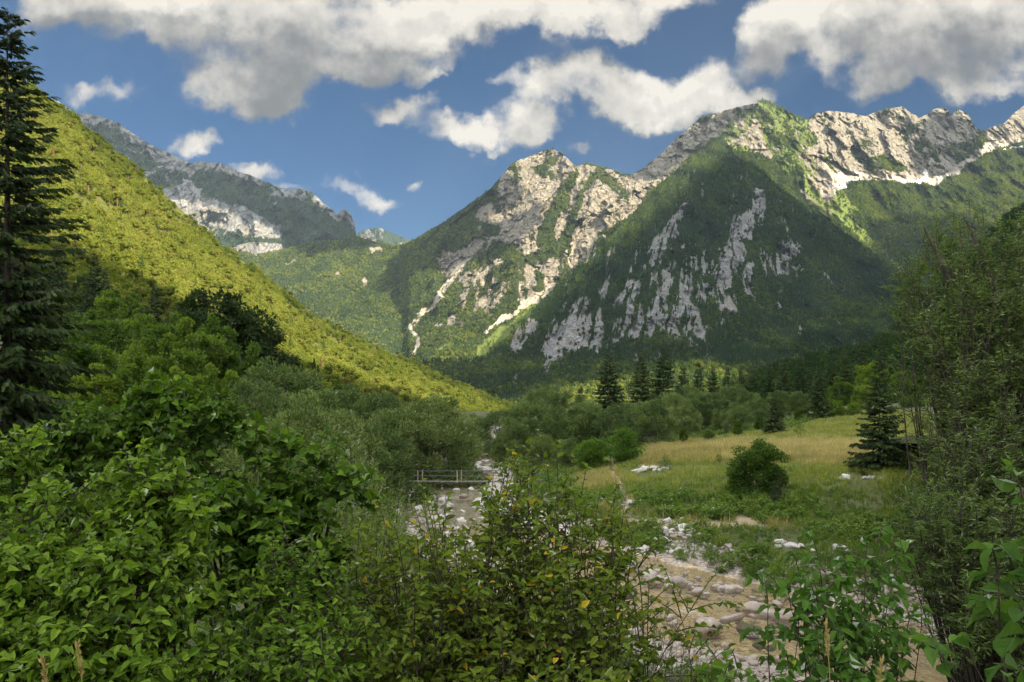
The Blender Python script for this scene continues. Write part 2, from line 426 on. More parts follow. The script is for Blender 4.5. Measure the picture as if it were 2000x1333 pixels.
# ------------------------------------------------------------------ mountain materials
def mountain_mat(name, floor=(.030, .045, .014), grass=(.10, .135, .030), rock_a=(.18, .165, .138), rock_b=(.46, .42, .35), scale=1.0, strata=(0.35, 0, 1), jitk=1.0, lean=0.0):
    m, N = new_mat(name)
    geo = N.n('ShaderNodeNewGeometry'); p = geo.outputs['Position']
    A = lambda k: N.attr(k).outputs['Fac']
    n_big = N.noise(p, .012 * scale, 5, .6); n_mid = N.noise(p, .06 * scale, 6, .68); n_fine = N.noise(p, .25 * scale, 5, .7)
    st = N.v('DOT_PRODUCT', p, strata)
    wv = N.n('ShaderNodeTexNoise', noise_dimensions='1D')
    N.put(wv.inputs['W'], N.m('MULTIPLY_ADD', N.m('SUBTRACT', n_big, .5), 90, st)); N.put(wv.inputs['Scale'], .055 * scale); N.put(wv.inputs['Detail'], 4)
    band = wv.outputs[0]
    # vertical streaks
    pv = N.v('MULTIPLY', N.v('ADD', p, N.v('SCALE', (-lean, 0, 0), N.v('DOT_PRODUCT', p, (0, 0, 1)))), (1, .4, .13)); stk = N.noise(pv, .05 * scale, 5, .65)
    rk = N.m('ADD', N.m('MULTIPLY', n_mid, .5), N.m('ADD', N.m('MULTIPLY', band, .25), N.m('MULTIPLY', stk, .35)))
    rk = N.ss(rk, .34, .74)
    vo = N.n('ShaderNodeTexVoronoi', feature='DISTANCE_TO_EDGE')
    N.put(vo.inputs['Vector'], N.v('ADD', N.v('MULTIPLY', p, (1, .45, .38)), N.v('SCALE', N.noise(p, .03 * scale, 4, .6, out=1), 40 / scale))); N.put(vo.inputs['Scale'], .028 * scale)
    crack = N.ss(vo.outputs[0], .0, .07)
    vo2 = N.n('ShaderNodeTexVoronoi', feature='DISTANCE_TO_EDGE')
    N.put(vo2.inputs['Vector'], N.v('ADD', N.v('MULTIPLY', p, (1, .45, .6)), N.v('SCALE', N.noise(p, .09 * scale, 3, .6, out=1), 16 / scale))); N.put(vo2.inputs['Scale'], .075 * scale)
    crack2 = N.ss(vo2.outputs[0], .0, .10)
    rk = N.m('MULTIPLY', rk, N.m('MULTIPLY_ADD', crack2, .35, .65))
    rock = N.mix(rk, (*rock_a, 1), (*rock_b, 1))
    rock = N.mix(N.ss(n_big, .45, .75, 0, .45), rock, (.34, .27, .19, 1))
    veg = N.mix(n_mid, (.035, .055, .018, 1), (.085, .105, .035, 1))
    gr = N.mix(n_mid, tuple(c * .7 for c in grass) + (1,), tuple(min(1, c * 1.5) for c in grass) + (1,))
    flo = N.mix(n_fine, tuple(c * .6 for c in floor) + (1,), tuple(c * 1.5 for c in floor) + (1,))
    jit = N.m('MULTIPLY_ADD', N.m('SUBTRACT', n_fine, .5), .5 * jitk, N.m('MULTIPLY_ADD', N.m('SUBTRACT', n_mid, .5), .5 * jitk, N.m('MULTIPLY', N.m('SUBTRACT', stk, .5), .9)))
    edge = lambda a, lo=.42, hi=.60: N.ss(N.m('ADD', a, jit), lo, hi)
    col = N.mix(edge(A('grass')), flo, gr)
    rmask = edge(A('rock'))
    # tufts growing on ledges
    led = N.ss(N.m('ADD', N.m('MULTIPLY', stk, .5), N.m('MULTIPLY', n_fine, .6)), .56, .68)
    rock = N.mix(N.m('MULTIPLY', led, N.m('MULTIPLY', A('ledge'), .7)), rock, veg)
    col = N.mix(rmask, col, rock)
    scr = N.mix(n_fine, (.28, .245, .20, 1), (.46, .42, .36, 1))
    col = N.mix(N.ss(N.m('MULTIPLY_ADD', jit, .5, A('scree')), .42, .56), col, scr)
    col = N.mix(N.ss(N.m('MULTIPLY_ADD', jit, .35, A('snow')), .42, .52), col, (.82, .84, .86, 1))
    b = N.n('ShaderNodeBsdfPrincipled'); N.put(b.inputs['Base Color'], col); N.put(b.inputs['Roughness'], .95); N.put(b.inputs['Specular IOR Level'], .1)
    h = N.m('ADD', N.m('MULTIPLY', n_mid, 14 / scale), N.m('ADD', N.m('MULTIPLY', n_fine, 5 / scale), N.m('ADD', N.m('MULTIPLY', band, 8 / scale), N.m('ADD', N.m('MULTIPLY', stk, 14 / scale), N.m('ADD', N.m('MULTIPLY', crack, 14 / scale), N.m('MULTIPLY', crack2, 6 / scale))))))
    bm = N.n('ShaderNodeBump'); N.put(bm.inputs['Height'], N.m('MULTIPLY', h, N.m('MULTIPLY_ADD', rmask, .8, .2)))
    N.put(bm.inputs['Strength'], .85); N.put(bm.inputs['Distance'], 1.0)
    N.t.links.new(bm.outputs[0], b.inputs['Normal'])
    finish(N, b.outputs[0])
    return m

SHEETS = {}
def lerp_line(pts, x):
    pts = np.asarray(pts, float); return np.interp(x, pts[:, 0], pts[:, 1])
def sheet(name, x0, x1, nx, nr, top, bot, depth, relief, masks, mat, jag=0, seed=0, back=(60, 200, 500), label=None):
    """mountain side laid out by its outline; depth(px,py) gives the real distance of each point, relief adds ribs and gullies"""
    px = np.linspace(x0, x1, nx)
    tp = lerp_line(top, px)
    if jag:
        q = np.stack([px * .03, px * 0, px * 0 + seed], -1)
        tp = tp + fbm(q, 3, seed) * jag + vnoise(q * 6, seed + 5) * jag * .45
    bt = lerp_line(bot, px)
    v = np.linspace(0, 1, nr)[:, None]
    PY = bt[None] + (tp - bt)[None] * v; PX = np.broadcast_to(px[None], PY.shape)
    Y = depth(PX, PY)
    p = np.stack([(PX - 1000) / FPX * Y, Y, CAMZ + (HZ - PY) / FPX * Y], -1)
    Y = Y + relief(PX, PY, p)
    p = np.stack([(PX - 1000) / FPX * Y, Y, CAMZ + (HZ - PY) / FPX * Y], -1)
    # far side of the ridge
    rows = []
    for k, b in enumerate(back):
        r = p[-1].copy(); r[:, 1] += b; r[:, 2] -= b * .8; rows.append(r)
    full = np.concatenate([p] + [r[None] for r in rows], 0)
    M = masks(PX, PY, p)
    at_ = {}
    for k in ('rock', 'scree', 'snow', 'grass', 'ledge'):
        a = np.broadcast_to(M.get(k, np.zeros_like(PX)), PX.shape)
        a = np.concatenate([a] + [a[-1:]] * len(back), 0); at_[k] = a.ravel()
    me = new_mesh(name, full.reshape(-1, 3), grid_faces(full.shape[0], nx), [mat], smooth=True, attrs=at_)
    o = link(name, me); tag(o, kind='structure')
    SHEETS[name] = dict(px=PX, py=PY, p=p, M=M, key=name)
    return SHEETS[name]

def gullies(p, s, amp, seed, sharp=1.0):
    """ribs running downhill: noise stretched along the fall line"""
    q = np.stack([p[..., 0] / s, p[..., 1] / (s * 3.5), p[..., 2] / (s * 3.0)], -1)
    return (ridged(q, 5, seed) - .45) * -amp
def patches(p, s, seed, stretch=2.2):
    q = np.stack([p[..., 0] / s, p[..., 1] / s / 3, p[..., 2] / (s * stretch)], -1)
    return fbm(q, 6, seed, .6)

# --- far grey ridge on the left
M1_TOP = [(100, 190), (150, 222), (165, 220), (190, 228), (230, 240), (262, 264), (300, 285), (340, 305), (372, 318), (392, 314), (430, 320), (470, 336), (500, 346), (530, 357), (560, 372), (585, 370), (604, 374), (630, 396), (650, 412), (660, 420), (666, 411), (676, 410), (686, 420), (692, 436), (697, 470), (705, 480)]
def m1_depth(px, py):
    return 5200 - 4.2 * (py - lerp_line(M1_TOP, px)) - .5 * np.abs(px - 400)
def m1_masks(px, py, p):
    n = patches(p, 150, 3); n2 = patches(p, 46, 9)
    rock = .36 + .55 * n + .6 * n2
    cliff = np.maximum(polydist(px, py, [(330, 385, 22), (400, 415, 36), (470, 430, 34), (540, 455, 16)]), polydist(px, py, [(440, 495, 10), (490, 490, 18), (550, 482, 8)]))
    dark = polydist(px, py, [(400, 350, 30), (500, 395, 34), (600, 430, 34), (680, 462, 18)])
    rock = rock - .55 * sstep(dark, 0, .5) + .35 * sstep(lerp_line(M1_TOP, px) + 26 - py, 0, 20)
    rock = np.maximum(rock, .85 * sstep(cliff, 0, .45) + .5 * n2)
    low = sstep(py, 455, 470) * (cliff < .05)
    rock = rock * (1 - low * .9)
    return dict(rock=rock, ledge=.75 + 0 * px, grass=.5 * sstep(polydist(px, py, [(300, 360, 24), (420, 400, 20), (520, 440, 14)]), 0, .6) + .2 * n)
mt_far = mountain_mat("far limestone", scale=.7, rock_a=(.17, .175, .19), rock_b=(.46, .46, .45), floor=(.022, .042, .026))  # bluish rock and floor: distance haze put into the colours
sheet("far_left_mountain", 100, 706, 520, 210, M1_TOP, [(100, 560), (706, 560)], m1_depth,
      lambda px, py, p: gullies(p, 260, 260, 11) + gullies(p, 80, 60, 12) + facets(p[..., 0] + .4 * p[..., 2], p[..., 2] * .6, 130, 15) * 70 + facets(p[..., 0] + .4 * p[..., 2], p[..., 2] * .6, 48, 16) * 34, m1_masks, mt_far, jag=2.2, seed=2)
# --- low far ridge in the notch
N_TOP = [(680, 470), (697, 455), (720, 447), (745, 446), (765, 455), (790, 466), (830, 480)]
sheet("notch_mountain", 680, 830, 130, 40, N_TOP, [(680, 520), (830, 520)], lambda px, py: 7200 - 6 * (py - lerp_line(N_TOP, px)),
      lambda px, py, p: gullies(p, 240, 260, 21), lambda px, py, p: dict(rock=.30 + .7 * patches(p, 110, 5), ledge=.8 + 0 * px), mt_far, jag=1.2, seed=4)
# --- forested saddle
M2_TOP = [(380, 470), (500, 500), (560, 488), (620, 474), (660, 468), (700, 464), (740, 474), (770, 480), (800, 474), (830, 466), (860, 470), (930, 560)]
def m2_masks(px, py, p):
    nn = patches(p, 50, 14); px = px + nn * 9; py = py + patches(p, 70, 15) * 7
    r = np.maximum(polydist(px, py, [(725, 492, 9), (742, 491, 8)]), np.maximum(polydist(px, py, [(712, 560, 4), (716, 548, 5)]), np.maximum(polydist(px, py, [(560, 515, 5), (575, 508, 6)]), polydist(px, py, [(655, 538, 5), (662, 530, 4)]))))
    r = np.maximum(r, polydist(px, py, [(700, 640, 3), (705, 630, 4)]))
    r = np.maximum(r, polydist(px, py, [(815, 462, 6), (840, 480, 9), (855, 490, 5)]))
    return dict(rock=np.clip(sstep(r, -.3, .6) * .6 + .6 * nn * (r > -.6), 0, 1), grass=.46 * sstep(fbm(p / 260, 4, 8), .15, .8), ledge=.5 + 0 * px)
mt_mid = mountain_mat("limestone and forest floor", scale=1.0)
sheet("saddle_hill", 380, 930, 300, 170, M2_TOP, [(380, 730), (930, 730)], lambda px, py: 4000 - 6.2 * (py - 470) - 1.1 * (px - 640),
      lambda px, py, p: gullies(p, 320, 210, 31) + fbm(p / 90, 4, 3) * 26, m2_masks, mt_mid, jag=1.0, seed=5)
# --- central peak and the right massif
M3_TOP = [(780, 480), (800, 472), (830, 455), (870, 430), (920, 396), (960, 366), (985, 337), (1005, 316), (1030, 306), (1060, 295), (1080, 291), (1100, 300), (1116, 317), (1126, 326), (1150, 318), (1182, 327), (1216, 340), (1236, 341), (1260, 326), (1290, 301), (1320, 271), (1345, 251), (1365, 233), (1400, 221), (1440, 208), (1460, 205), (1478, 198), (1490, 193), (1515, 203), (1550, 222), (1576, 235), (1596, 221), (1625, 215), (1660, 219), (1690, 226), (1712, 217), (1740, 210), (1762, 209), (1782, 222), (1796, 231), (1808, 226), (1826, 214), (1848, 212), (1860, 226), (1868, 215), (1890, 222), (1904, 248), (1916, 256), (1935, 250), (1962, 240), (1978, 224), (2000, 206), (2060, 180)]
M3_D = [(780, 480, 3784), (800, 473, 3740), (870, 430, 3480), (985, 335, 3330), (1080, 292, 3400), (1120, 325, 3480), (1150, 318, 3480), (1235, 340, 3850), (1345, 250, 3950), (1420, 214, 3950), (1490, 193, 3880), (1575, 235, 4150), (1630, 215, 4260), (1760, 208, 4260), (1805, 228, 4380), (1850, 212, 4260), (1912, 255, 4600), (2000, 208, 4700), (2060, 190, 4700),
        (960, 420, 3060), (1050, 380, 3120), (1090, 450, 2960), (1120, 400, 3200), (1180, 400, 3150), (1150, 460, 2960), (1215, 380, 3350), (1112, 510, 2960), (1000, 500, 2830), (890, 500, 3080), (860, 540, 2990), (820, 640, 2730), (810, 690, 2440), (820, 560, 3210), (1000, 600, 2600), (950, 690, 2400), (1100, 600, 2600), (780, 560, 3290), (780, 640, 2790), (780, 700, 2420),
        (1240, 420, 3400), (1455, 225, 3760), (1400, 265, 3560), (1340, 320, 3400), (1300, 300, 3860), (1290, 350, 3640), (1500, 260, 3640), (1540, 320, 3420), (1600, 400, 3180), (1600, 330, 3560), (1640, 372, 3420), (1600, 260, 4020), (1690, 300, 3900), (1640, 280, 3980), (1750, 290, 3960), (1800, 290, 4080), (1860, 290, 3980), (1720, 352, 3720), (1830, 340, 3780), (1930, 290, 4100), (2000, 282, 4050),
        (1700, 420, 3320), (1800, 450, 3020), (1900, 340, 3650), (2000, 310, 3800), (2000, 400, 3080), (1760, 520, 2740), (1650, 470, 2950), (1760, 640, 2250), (2000, 640, 2200), (1450, 420, 3100), (1300, 520, 2800), (1200, 640, 2500), (1450, 640, 2400)]
def m3_depth(px, py):
    q = np.stack([px, py], -1)
    # coarse grid then bilinear would be faster, but direct is fine at this size
    return rbf(M3_D, q, smooth=60, scale=(.01, .01))
PEAK = [(880, 440), (930, 400), (975, 355), (1000, 316), (1080, 288), (1125, 322), (1160, 315), (1245, 340), (1262, 392), (1190, 440), (1120, 545), (1060, 560), (1010, 480), (960, 470), (900, 520), (865, 545), (850, 500)]
LOWROCK = [(860, 550), (960, 505), (1110, 545), (1085, 575), (1000, 600), (920, 650), (850, 640)]
WALL = [(1225, 350), (1345, 240), (1480, 190), (1440, 235), (1390, 262), (1330, 330), (1250, 392), (1235, 392)]
TOWERS = [(1576, 232), (1630, 205), (1690, 215), (1760, 195), (1850, 195), (1900, 220), (1912, 262), (1905, 290), (1875, 325), (1830, 350), (1760, 352), (1690, 345), (1650, 345), (1600, 318), (1592, 270)]
FARR = [(1905, 250), (2060, 170), (2060, 285), (1990, 285), (1935, 280)]
SPUR = [(1400, 250), (1490, 190), (1576, 235), (1594, 280), (1600, 330), (1650, 372), (1610, 385), (1560, 330), (1500, 300), (1440, 290)]
def soft(px, py, poly, n, k=.5):
    return inpoly(px, py, poly) * 1.0
def m3_masks(px, py, p):
    n = patches(p, 120, 41); n2 = patches(p, 34, 45); nd = patches(p + np.array([0, 0, 0]), 220, 47, 1.2)
    wx = px + n * 14 + n2 * 5; wy = py + nd * 14 + n2 * 6
    rock = np.full(px.shape, .12)
    rock = np.where(inpoly(wx, wy, PEAK), .90 + .6 * n + .5 * n2, rock)
    green_streak = np.max([polydist(wx, wy, s) for s in (
        [(1125, 330, 6), (1100, 380, 16), (1075, 430, 18), (1060, 470, 20)], [(1160, 335, 8), (1125, 400, 12), (1110, 450, 12), (1112, 500, 12)],
        [(1005, 316, 10), (1015, 340, 8), (1010, 350, 5)], [(890, 470, 26), (930, 440, 24), (965, 450, 16)], [(860, 470, 18), (900, 430, 16), (960, 375, 12)],
        [(1010, 520, 14), (1060, 500, 18), (1100, 470, 14)], [(960, 545, 12), (1010, 525, 14), (1060, 500, 8)], [(1175, 330, 16), (1215, 370, 14), (1230, 380, 12)])], 0)
    rock = rock - .80 * sstep(green_streak, 0, .6)
    low = inpoly(wx, wy, LOWROCK); rock = np.where(low, .34 + .8 * n + .8 * n2, rock)
    rock = np.where(inpoly(wx, wy, WALL), 1.0 + .25 * n2, rock)
    rock = np.where(inpoly(wx, wy, TOWERS), .80 + .5 * n + .7 * n2, rock)
    rock = np.where(inpoly(wx, wy, FARR), .85 + .3 * n + .4 * n2, rock)
    sp = inpoly(wx, wy, SPUR); rock = np.where(sp, .26 + .7 * n + .8 * n2, rock)
    rk2 = polydist(wx, wy, [(1590, 290, 10), (1610, 330, 16), (1610, 360, 14), (1620, 385, 14)]); rock = np.maximum(rock, sstep(rk2, -.2, .5))
    rk3 = polydist(wx, wy, [(1475, 245, 16), (1480, 275, 18), (1500, 300, 10)]); rock = np.maximum(rock, .9 * sstep(rk3, -.2, .6) + .2 * n2)
    rk4 = polydist(wx, wy, [(1560, 370, 8), (1590, 400, 7), (1625, 425, 6)]); rock = np.maximum(rock, .6 * sstep(rk4, -.2, .6))
    dk = polydist(wx, wy, [(1730, 320, 22), (1760, 335, 20)]); rock -= .7 * sstep(dk, 0, .6)
    dk = polydist(wx, wy, [(1860, 300, 20), (1890, 290, 20), (1880, 320, 16)]); rock -= .55 * sstep(dk, 0, .6)
    dk = polydist(wx, wy, [(1618, 315, 10), (1626, 335, 10)]); rock -= 1.2 * sstep(dk, 0, .6)
    scree = np.max([polydist(wx, wy, s) for s in (
        [(930, 470, 5), (895, 525, 9), (862, 562, 9), (840, 595, 8), (818, 622, 6), (806, 642, 6), (816, 660, 6), (818, 675, 7), (810, 694, 6)],
        [(1105, 470, 4), (1112, 520, 5), (1060, 575, 5), (1022, 600, 5)], [(1190, 460, 4), (1120, 540, 6), (1060, 590, 8), (1010, 615, 7), (950, 650, 4)],
        [(1262, 390, 5), (1190, 440, 5), (1130, 480, 5), (1112, 500, 3)], [(1618, 372, 14), (1640, 352, 14), (1700, 352, 10), (1760, 352, 10), (1840, 352, 10), (1905, 310, 8), (1935, 290, 14), (2000, 282, 8)],
        [(1740, 305, 8), (1770, 318, 7), (1790, 340, 9)], [(1600, 300, 6), (1622, 345, 8)], [(985, 505, 4), (960, 520, 5), (940, 545, 4)])], 0)
    snow = np.max([polydist(wx * .5 + px * .5, wy * .5 + py * .5, s) for s in ([(1622, 358, 3), (1648, 364, 3.5)], [(1642, 345, 5), (1652, 350, 3)], [(1676, 340, 2), (1686, 344, 2)], [(1762, 355, 2.5), (1800, 358, 4), (1812, 345, 5), (1808, 334, 2.5)], [(1832, 350, 2), (1850, 346, 2)], [(1960, 296, 2), (2000, 292, 2)], [(1655, 355, 2), (1690, 357, 2)])], 0)
    grass = np.full(px.shape, .22) + .12 * n
    grass = np.where(sp | inpoly(wx, wy, [(1490, 192), (1560, 222), (1600, 300), (1680, 420), (1640, 440), (1560, 370), (1500, 290)]), .62 + .45 * n + .3 * n2, grass)
    gl = np.max([polydist(wx, wy, s) for s in ([(960, 680, 26), (1030, 625, 22), (1090, 590, 10)], [(1600, 400, 8), (1640, 430, 10), (1690, 470, 10)], [(880, 690, 30), (960, 690, 20)])], 0)
    grass = np.maximum(grass, .8 * sstep(gl, -.2, .8))
    rock = np.where(px < 850, rock - .7 * sstep(px, 835, 800), rock)
    return dict(rock=rock, scree=.62 * sstep(scree, -.5, .5) + .35 * n2 * (scree > -.5), snow=sstep(snow, -.2, .5), grass=grass, ledge=.55 + .45 * sstep(n, -.2, .5))
def m3_relief(px, py, p):
    w = .25 + .75 * sstep(lerp_line(M3_TOP, px) + 330 - py, 0, 160)
    q = p + np.stack([p[..., 2] * -.25, 0 * px, 0 * px], -1)       # ribs lean with the strata
    ed = sstep(px, 780, 803)
    R = np.zeros(px.shape)
    for pl in (PEAK, WALL, TOWERS, FARR, SPUR, LOWROCK): R = np.maximum(R, inpoly(px, py, pl) * (1.0 if pl is not SPUR and pl is not LOWROCK else .6))
    for _ in range(6):                                   # soften the border of the rocky zone
        R[1:-1] = (R[:-2] + R[1:-1] * 2 + R[2:]) / 4; R[:, 1:-1] = (R[:, :-2] + R[:, 1:-1] * 2 + R[:, 2:]) / 4
    wb = fbm(p / 90, 4, 57) * 26
    u = p[..., 0] - .30 * p[..., 2] + wb; v = p[..., 2] * .55 + .25 * p[..., 0] + fbm(p / 70, 4, 58) * 22
    fc = facets(u, v, 130, 60) * 110 + facets(u, v, 56, 61) * 40 + facets(u + wb, v, 22, 62) * 14 + facets(u, v - wb, 10, 63) * 6
    return ((gullies(q, 260, 230, 51) + gullies(q, 100, 80, 52)) * w * (1 - .45 * R) + gullies(q, 36, 26, 53) * (1 - .6 * R) + fc * R) * ed + 190 * (1 - ed)
sheet("main_mountain", 780, 2060, 1080, 420, M3_TOP, [(780, 740), (2060, 740)], m3_depth, m3_relief, m3_masks, mt_mid, jag=1.6, seed=6)
# --- dark cone in front, and the valley woods at its foot
M4_TOP = [(700, 745), (780, 716), (820, 708), (870, 706), (920, 704), (950, 699), (975, 676), (1000, 652), (1050, 602), (1100, 545), (1150, 502), (1200, 456), (1250, 402), (1300, 352), (1340, 321), (1380, 301), (1400, 295), (1425, 300), (1470, 322), (1500, 349), (1550, 389), (1600, 425), (1650, 457), (1700, 490), (1740, 522), (1790, 560), (1850, 590), (2000, 640)]
M4_D = [(1400, 292, 2750), (1250, 400, 2600), (1100, 540, 2420), (960, 695, 2150), (1600, 425, 2720), (1740, 530, 2700), (1900, 610, 2600), (1450, 450, 2400), (1390, 400, 2560), (1500, 520, 2320), (1400, 600, 2020), (1300, 520, 2260), (1300, 650, 1880), (1550, 600, 2080), (1200, 600, 2120), (1100, 660, 1960), (1700, 620, 2200), (1400, 705, 1600), (1700, 700, 1640), (1150, 712, 1650), (1500, 740, 1230), (1000, 740, 1350), (1250, 745, 1200), (1800, 760, 1100), (850, 745, 1500), (800, 712, 1900), (700, 745, 1700), (1000, 800, 1000), (1500, 800, 940), (2000, 800, 900), (2000, 690, 1900), (700, 800, 1100), (900, 706, 1800)]
def m4_masks(px, py, p):
    n = patches(p, 90, 61, 1.4); n2 = patches(p, 26, 65, 1.8); n3 = patches(p, 11, 66, 2.0)
    u = p[..., 0] - .43 * p[..., 2]
    q = np.stack([u / 19, p[..., 1] / 600, p[..., 2] / 190], -1); st = fbm(q, 4, 67, .6)
    q = np.stack([u / 6.5, p[..., 1] / 400, p[..., 2] / 60], -1); s2 = fbm(q, 3, 68, .6)
    wx = px + n * 18 + st * 8; wy = py + n2 * 12 + n * 10
    tex = .95 * st + .85 * s2 + .2 * n2
    bias = np.full(px.shape, -.62)
    def add(seg, val, w=1.0):
        d = np.max([polydist(wx, wy, [(x, y, r * 1.5 * w) for x, y, r in s]) for s in seg], 0)
        return -.62 + (val + .62) * sstep(d, 0, .75)
    for seg, val in (
        ([[(1476, 375, 10), (1470, 410, 22), (1448, 450, 30), (1425, 500, 30), (1400, 540, 26), (1385, 575, 20)], [(1478, 390, 12), (1482, 430, 8)]], .66),
        ([[(1462, 520, 12), (1455, 570, 14), (1445, 610, 18)], [(1440, 600, 20), (1400, 640, 14), (1352, 665, 12)]], .26),
        ([[(1338, 390, 7), (1325, 430, 12), (1300, 470, 16), (1270, 520, 20), (1245, 560, 18)]], .34),
        ([[(1350, 480, 12), (1330, 530, 18), (1315, 570, 16)], [(1310, 540, 16), (1290, 590, 18), (1260, 640, 18)], [(1230, 580, 18), (1200, 630, 24), (1180, 670, 18)], [(1130, 600, 18), (1105, 650, 26), (1080, 690, 14)], [(1345, 560, 18), (1330, 610, 20), (1310, 650, 16)], [(1160, 630, 16), (1150, 670, 16)]], .10),
        ([[(1400, 480, 20), (1340, 600, 40), (1200, 640, 40), (1080, 670, 20)], [(1400, 600, 30), (1300, 660, 20)]], -.08),
        ([[(1510, 515, 22), (1560, 480, 18)], [(1530, 480, 14), (1550, 530, 16)], [(1490, 500, 12), (1525, 530, 14)]], .10),
        ([[(1190, 560, 10), (1185, 580, 12)], [(1020, 650, 6), (1005, 680, 7)], [(1045, 625, 6), (1040, 650, 9)], [(1560, 640, 8), (1580, 630, 8)]], .3)):
        bias = np.maximum(bias, add(seg, val))
    rock = bias + .45 + tex * (.75 + .25 * (bias > -.2))
    return dict(rock=np.clip(rock, -.5, 1.1), grass=.2 + .2 * n, ledge=.6 + .4 * sstep(st, -.3, .4))
def m4_relief(px, py, p):
    w = sstep(py, 292, 330) * sstep(745 - py, 0, 120)
    q = p + np.stack([p[..., 2] * -.35, 0 * px, 0 * px], -1)
    return (gullies(q, 210, 150, 71) + gullies(q, 70, 60, 72)) * w + fbm(p / 120, 4, 7) * 26 + gullies(q, 24, 14, 73) * w + (facets(p[..., 0] - .43 * p[..., 2], p[..., 2] * .35, 46, 74) * 26 + facets(p[..., 0] - .43 * p[..., 2], p[..., 2] * .3, 17, 75) * 12) * w
mt_cone = mountain_mat("grey limestone slabs", scale=1.3, rock_a=(.13, .135, .14), rock_b=(.45, .455, .45), strata=(.75, 0, .55), jitk=.4, lean=.43)
sheet("cone_hill", 700, 2000, 820, 360, M4_TOP, [(700, 806), (2000, 806)], lambda px, py: rbf(M4_D, np.stack([px, py], -1), smooth=40, scale=(.01, .01)), m4_relief, m4_masks, mt_cone, jag=1.2, seed=8)
# --- sunlit slope on the left
L_TOP = [(-420, -150), (-250, -20), (-100, 70), (0, 128), (50, 160), (90, 190), (150, 234), (210, 284), (300, 360), (360, 416), (430, 480), (500, 528), (560, 578), (600, 612), (650, 642), (707, 668), (760, 698), (820, 714), (860, 738), (900, 754), (950, 774), (1000, 794), (1060, 812)]
L_BOT = [(-420, 1000), (0, 980), (250, 950), (500, 910), (800, 870), (1060, 845)]
L_D = [(-420, -100, 480), (-250, 0, 520), (0, 128, 590), (90, 190, 630), (210, 284, 690), (360, 416, 760), (500, 528, 820), (650, 642, 900), (820, 714, 980), (950, 774, 1000), (1060, 812, 1010),
       (-400, 1000, 55), (0, 980, 70), (250, 950, 80), (500, 910, 105), (800, 870, 230), (1060, 845, 780), (-400, 900, 70), (-300, 600, 190), (-200, 300, 350), (0, 870, 92), (250, 860, 105), (500, 850, 130), (800, 836, 300), (1060, 830, 800), (0, 430, 320), (130, 500, 335), (300, 580, 345), (500, 655, 370), (650, 742, 400), (900, 800, 640), (1000, 806, 840), (150, 620, 210), (300, 680, 205), (500, 760, 215), (650, 800, 245), (780, 800, 380), (300, 480, 530), (200, 400, 480), (500, 590, 590), (700, 715, 610), (850, 762, 780)]
def l_masks(px, py, p):
    n = patches(p, 22, 81); n2 = patches(p, 8, 83)
    r = np.max([polydist(px + n2 * 4, py + n2 * 3, s) for s in ([(110, 430, 26), (150, 460, 22)], [(610, 725, 10), (640, 745, 10), (655, 765, 8)], [(260, 560, 10), (300, 590, 10)], [(150, 520, 14), (190, 560, 10)])], 0)
    return dict(rock=.55 * sstep(r, -.2, .6) + .4 * n + .3 * n2 - .12, grass=.62 + .2 * n, ledge=.6 + 0 * px)
mt_left = mountain_mat("grassy limestone slope", scale=4.0, floor=(.045, .055, .018), grass=(.10, .115, .03), rock_a=(.28, .26, .22), rock_b=(.52, .49, .43))
sheet("left_slope", -420, 1060, 520, 300, L_TOP, L_BOT, lambda px, py: rbf(L_D, np.stack([px, py], -1), smooth=5, scale=(.01, .01)),
      lambda px, py, p: gullies(p, 70, 26, 91) + fbm(p / 30, 4, 92) * 6, l_masks, mt_left, jag=0, seed=9, back=(20, 80, 250))
# --- shaded slope on the right
R_TOP = [(1480, 746), (1560, 728), (1600, 720), (1640, 712), (1700, 694), (1750, 662), (1800, 616), (1850, 562), (1900, 502), (1950, 452), (2000, 412), (2150, 320), (2400, 170)]
R_D = [(1480, 742, 700), (1600, 704, 760), (1700, 650, 830), (1850, 494, 900), (2000, 386, 950), (2400, 150, 1000), (1480, 800, 260), (1600, 800, 240), (1800, 800, 210), (2000, 810, 190), (2400, 820, 170), (1640, 750, 360), (1800, 680, 420), (2000, 600, 480), (2300, 500, 500)]
sheet("right_slope", 1480, 2400, 300, 180, R_TOP, [(1480, 850), (2400, 900)], lambda px, py: rbf(R_D, np.stack([px, py], -1), smooth=5, scale=(.01, .01)),
      lambda px, py, p: gullies(p, 80, 30, 95) + fbm(p / 30, 4, 96) * 6, lambda px, py, p: dict(rock=-.2 + 0 * px, grass=.2 + 0 * px), mt_left, jag=0, seed=9, back=(30, 120, 300))

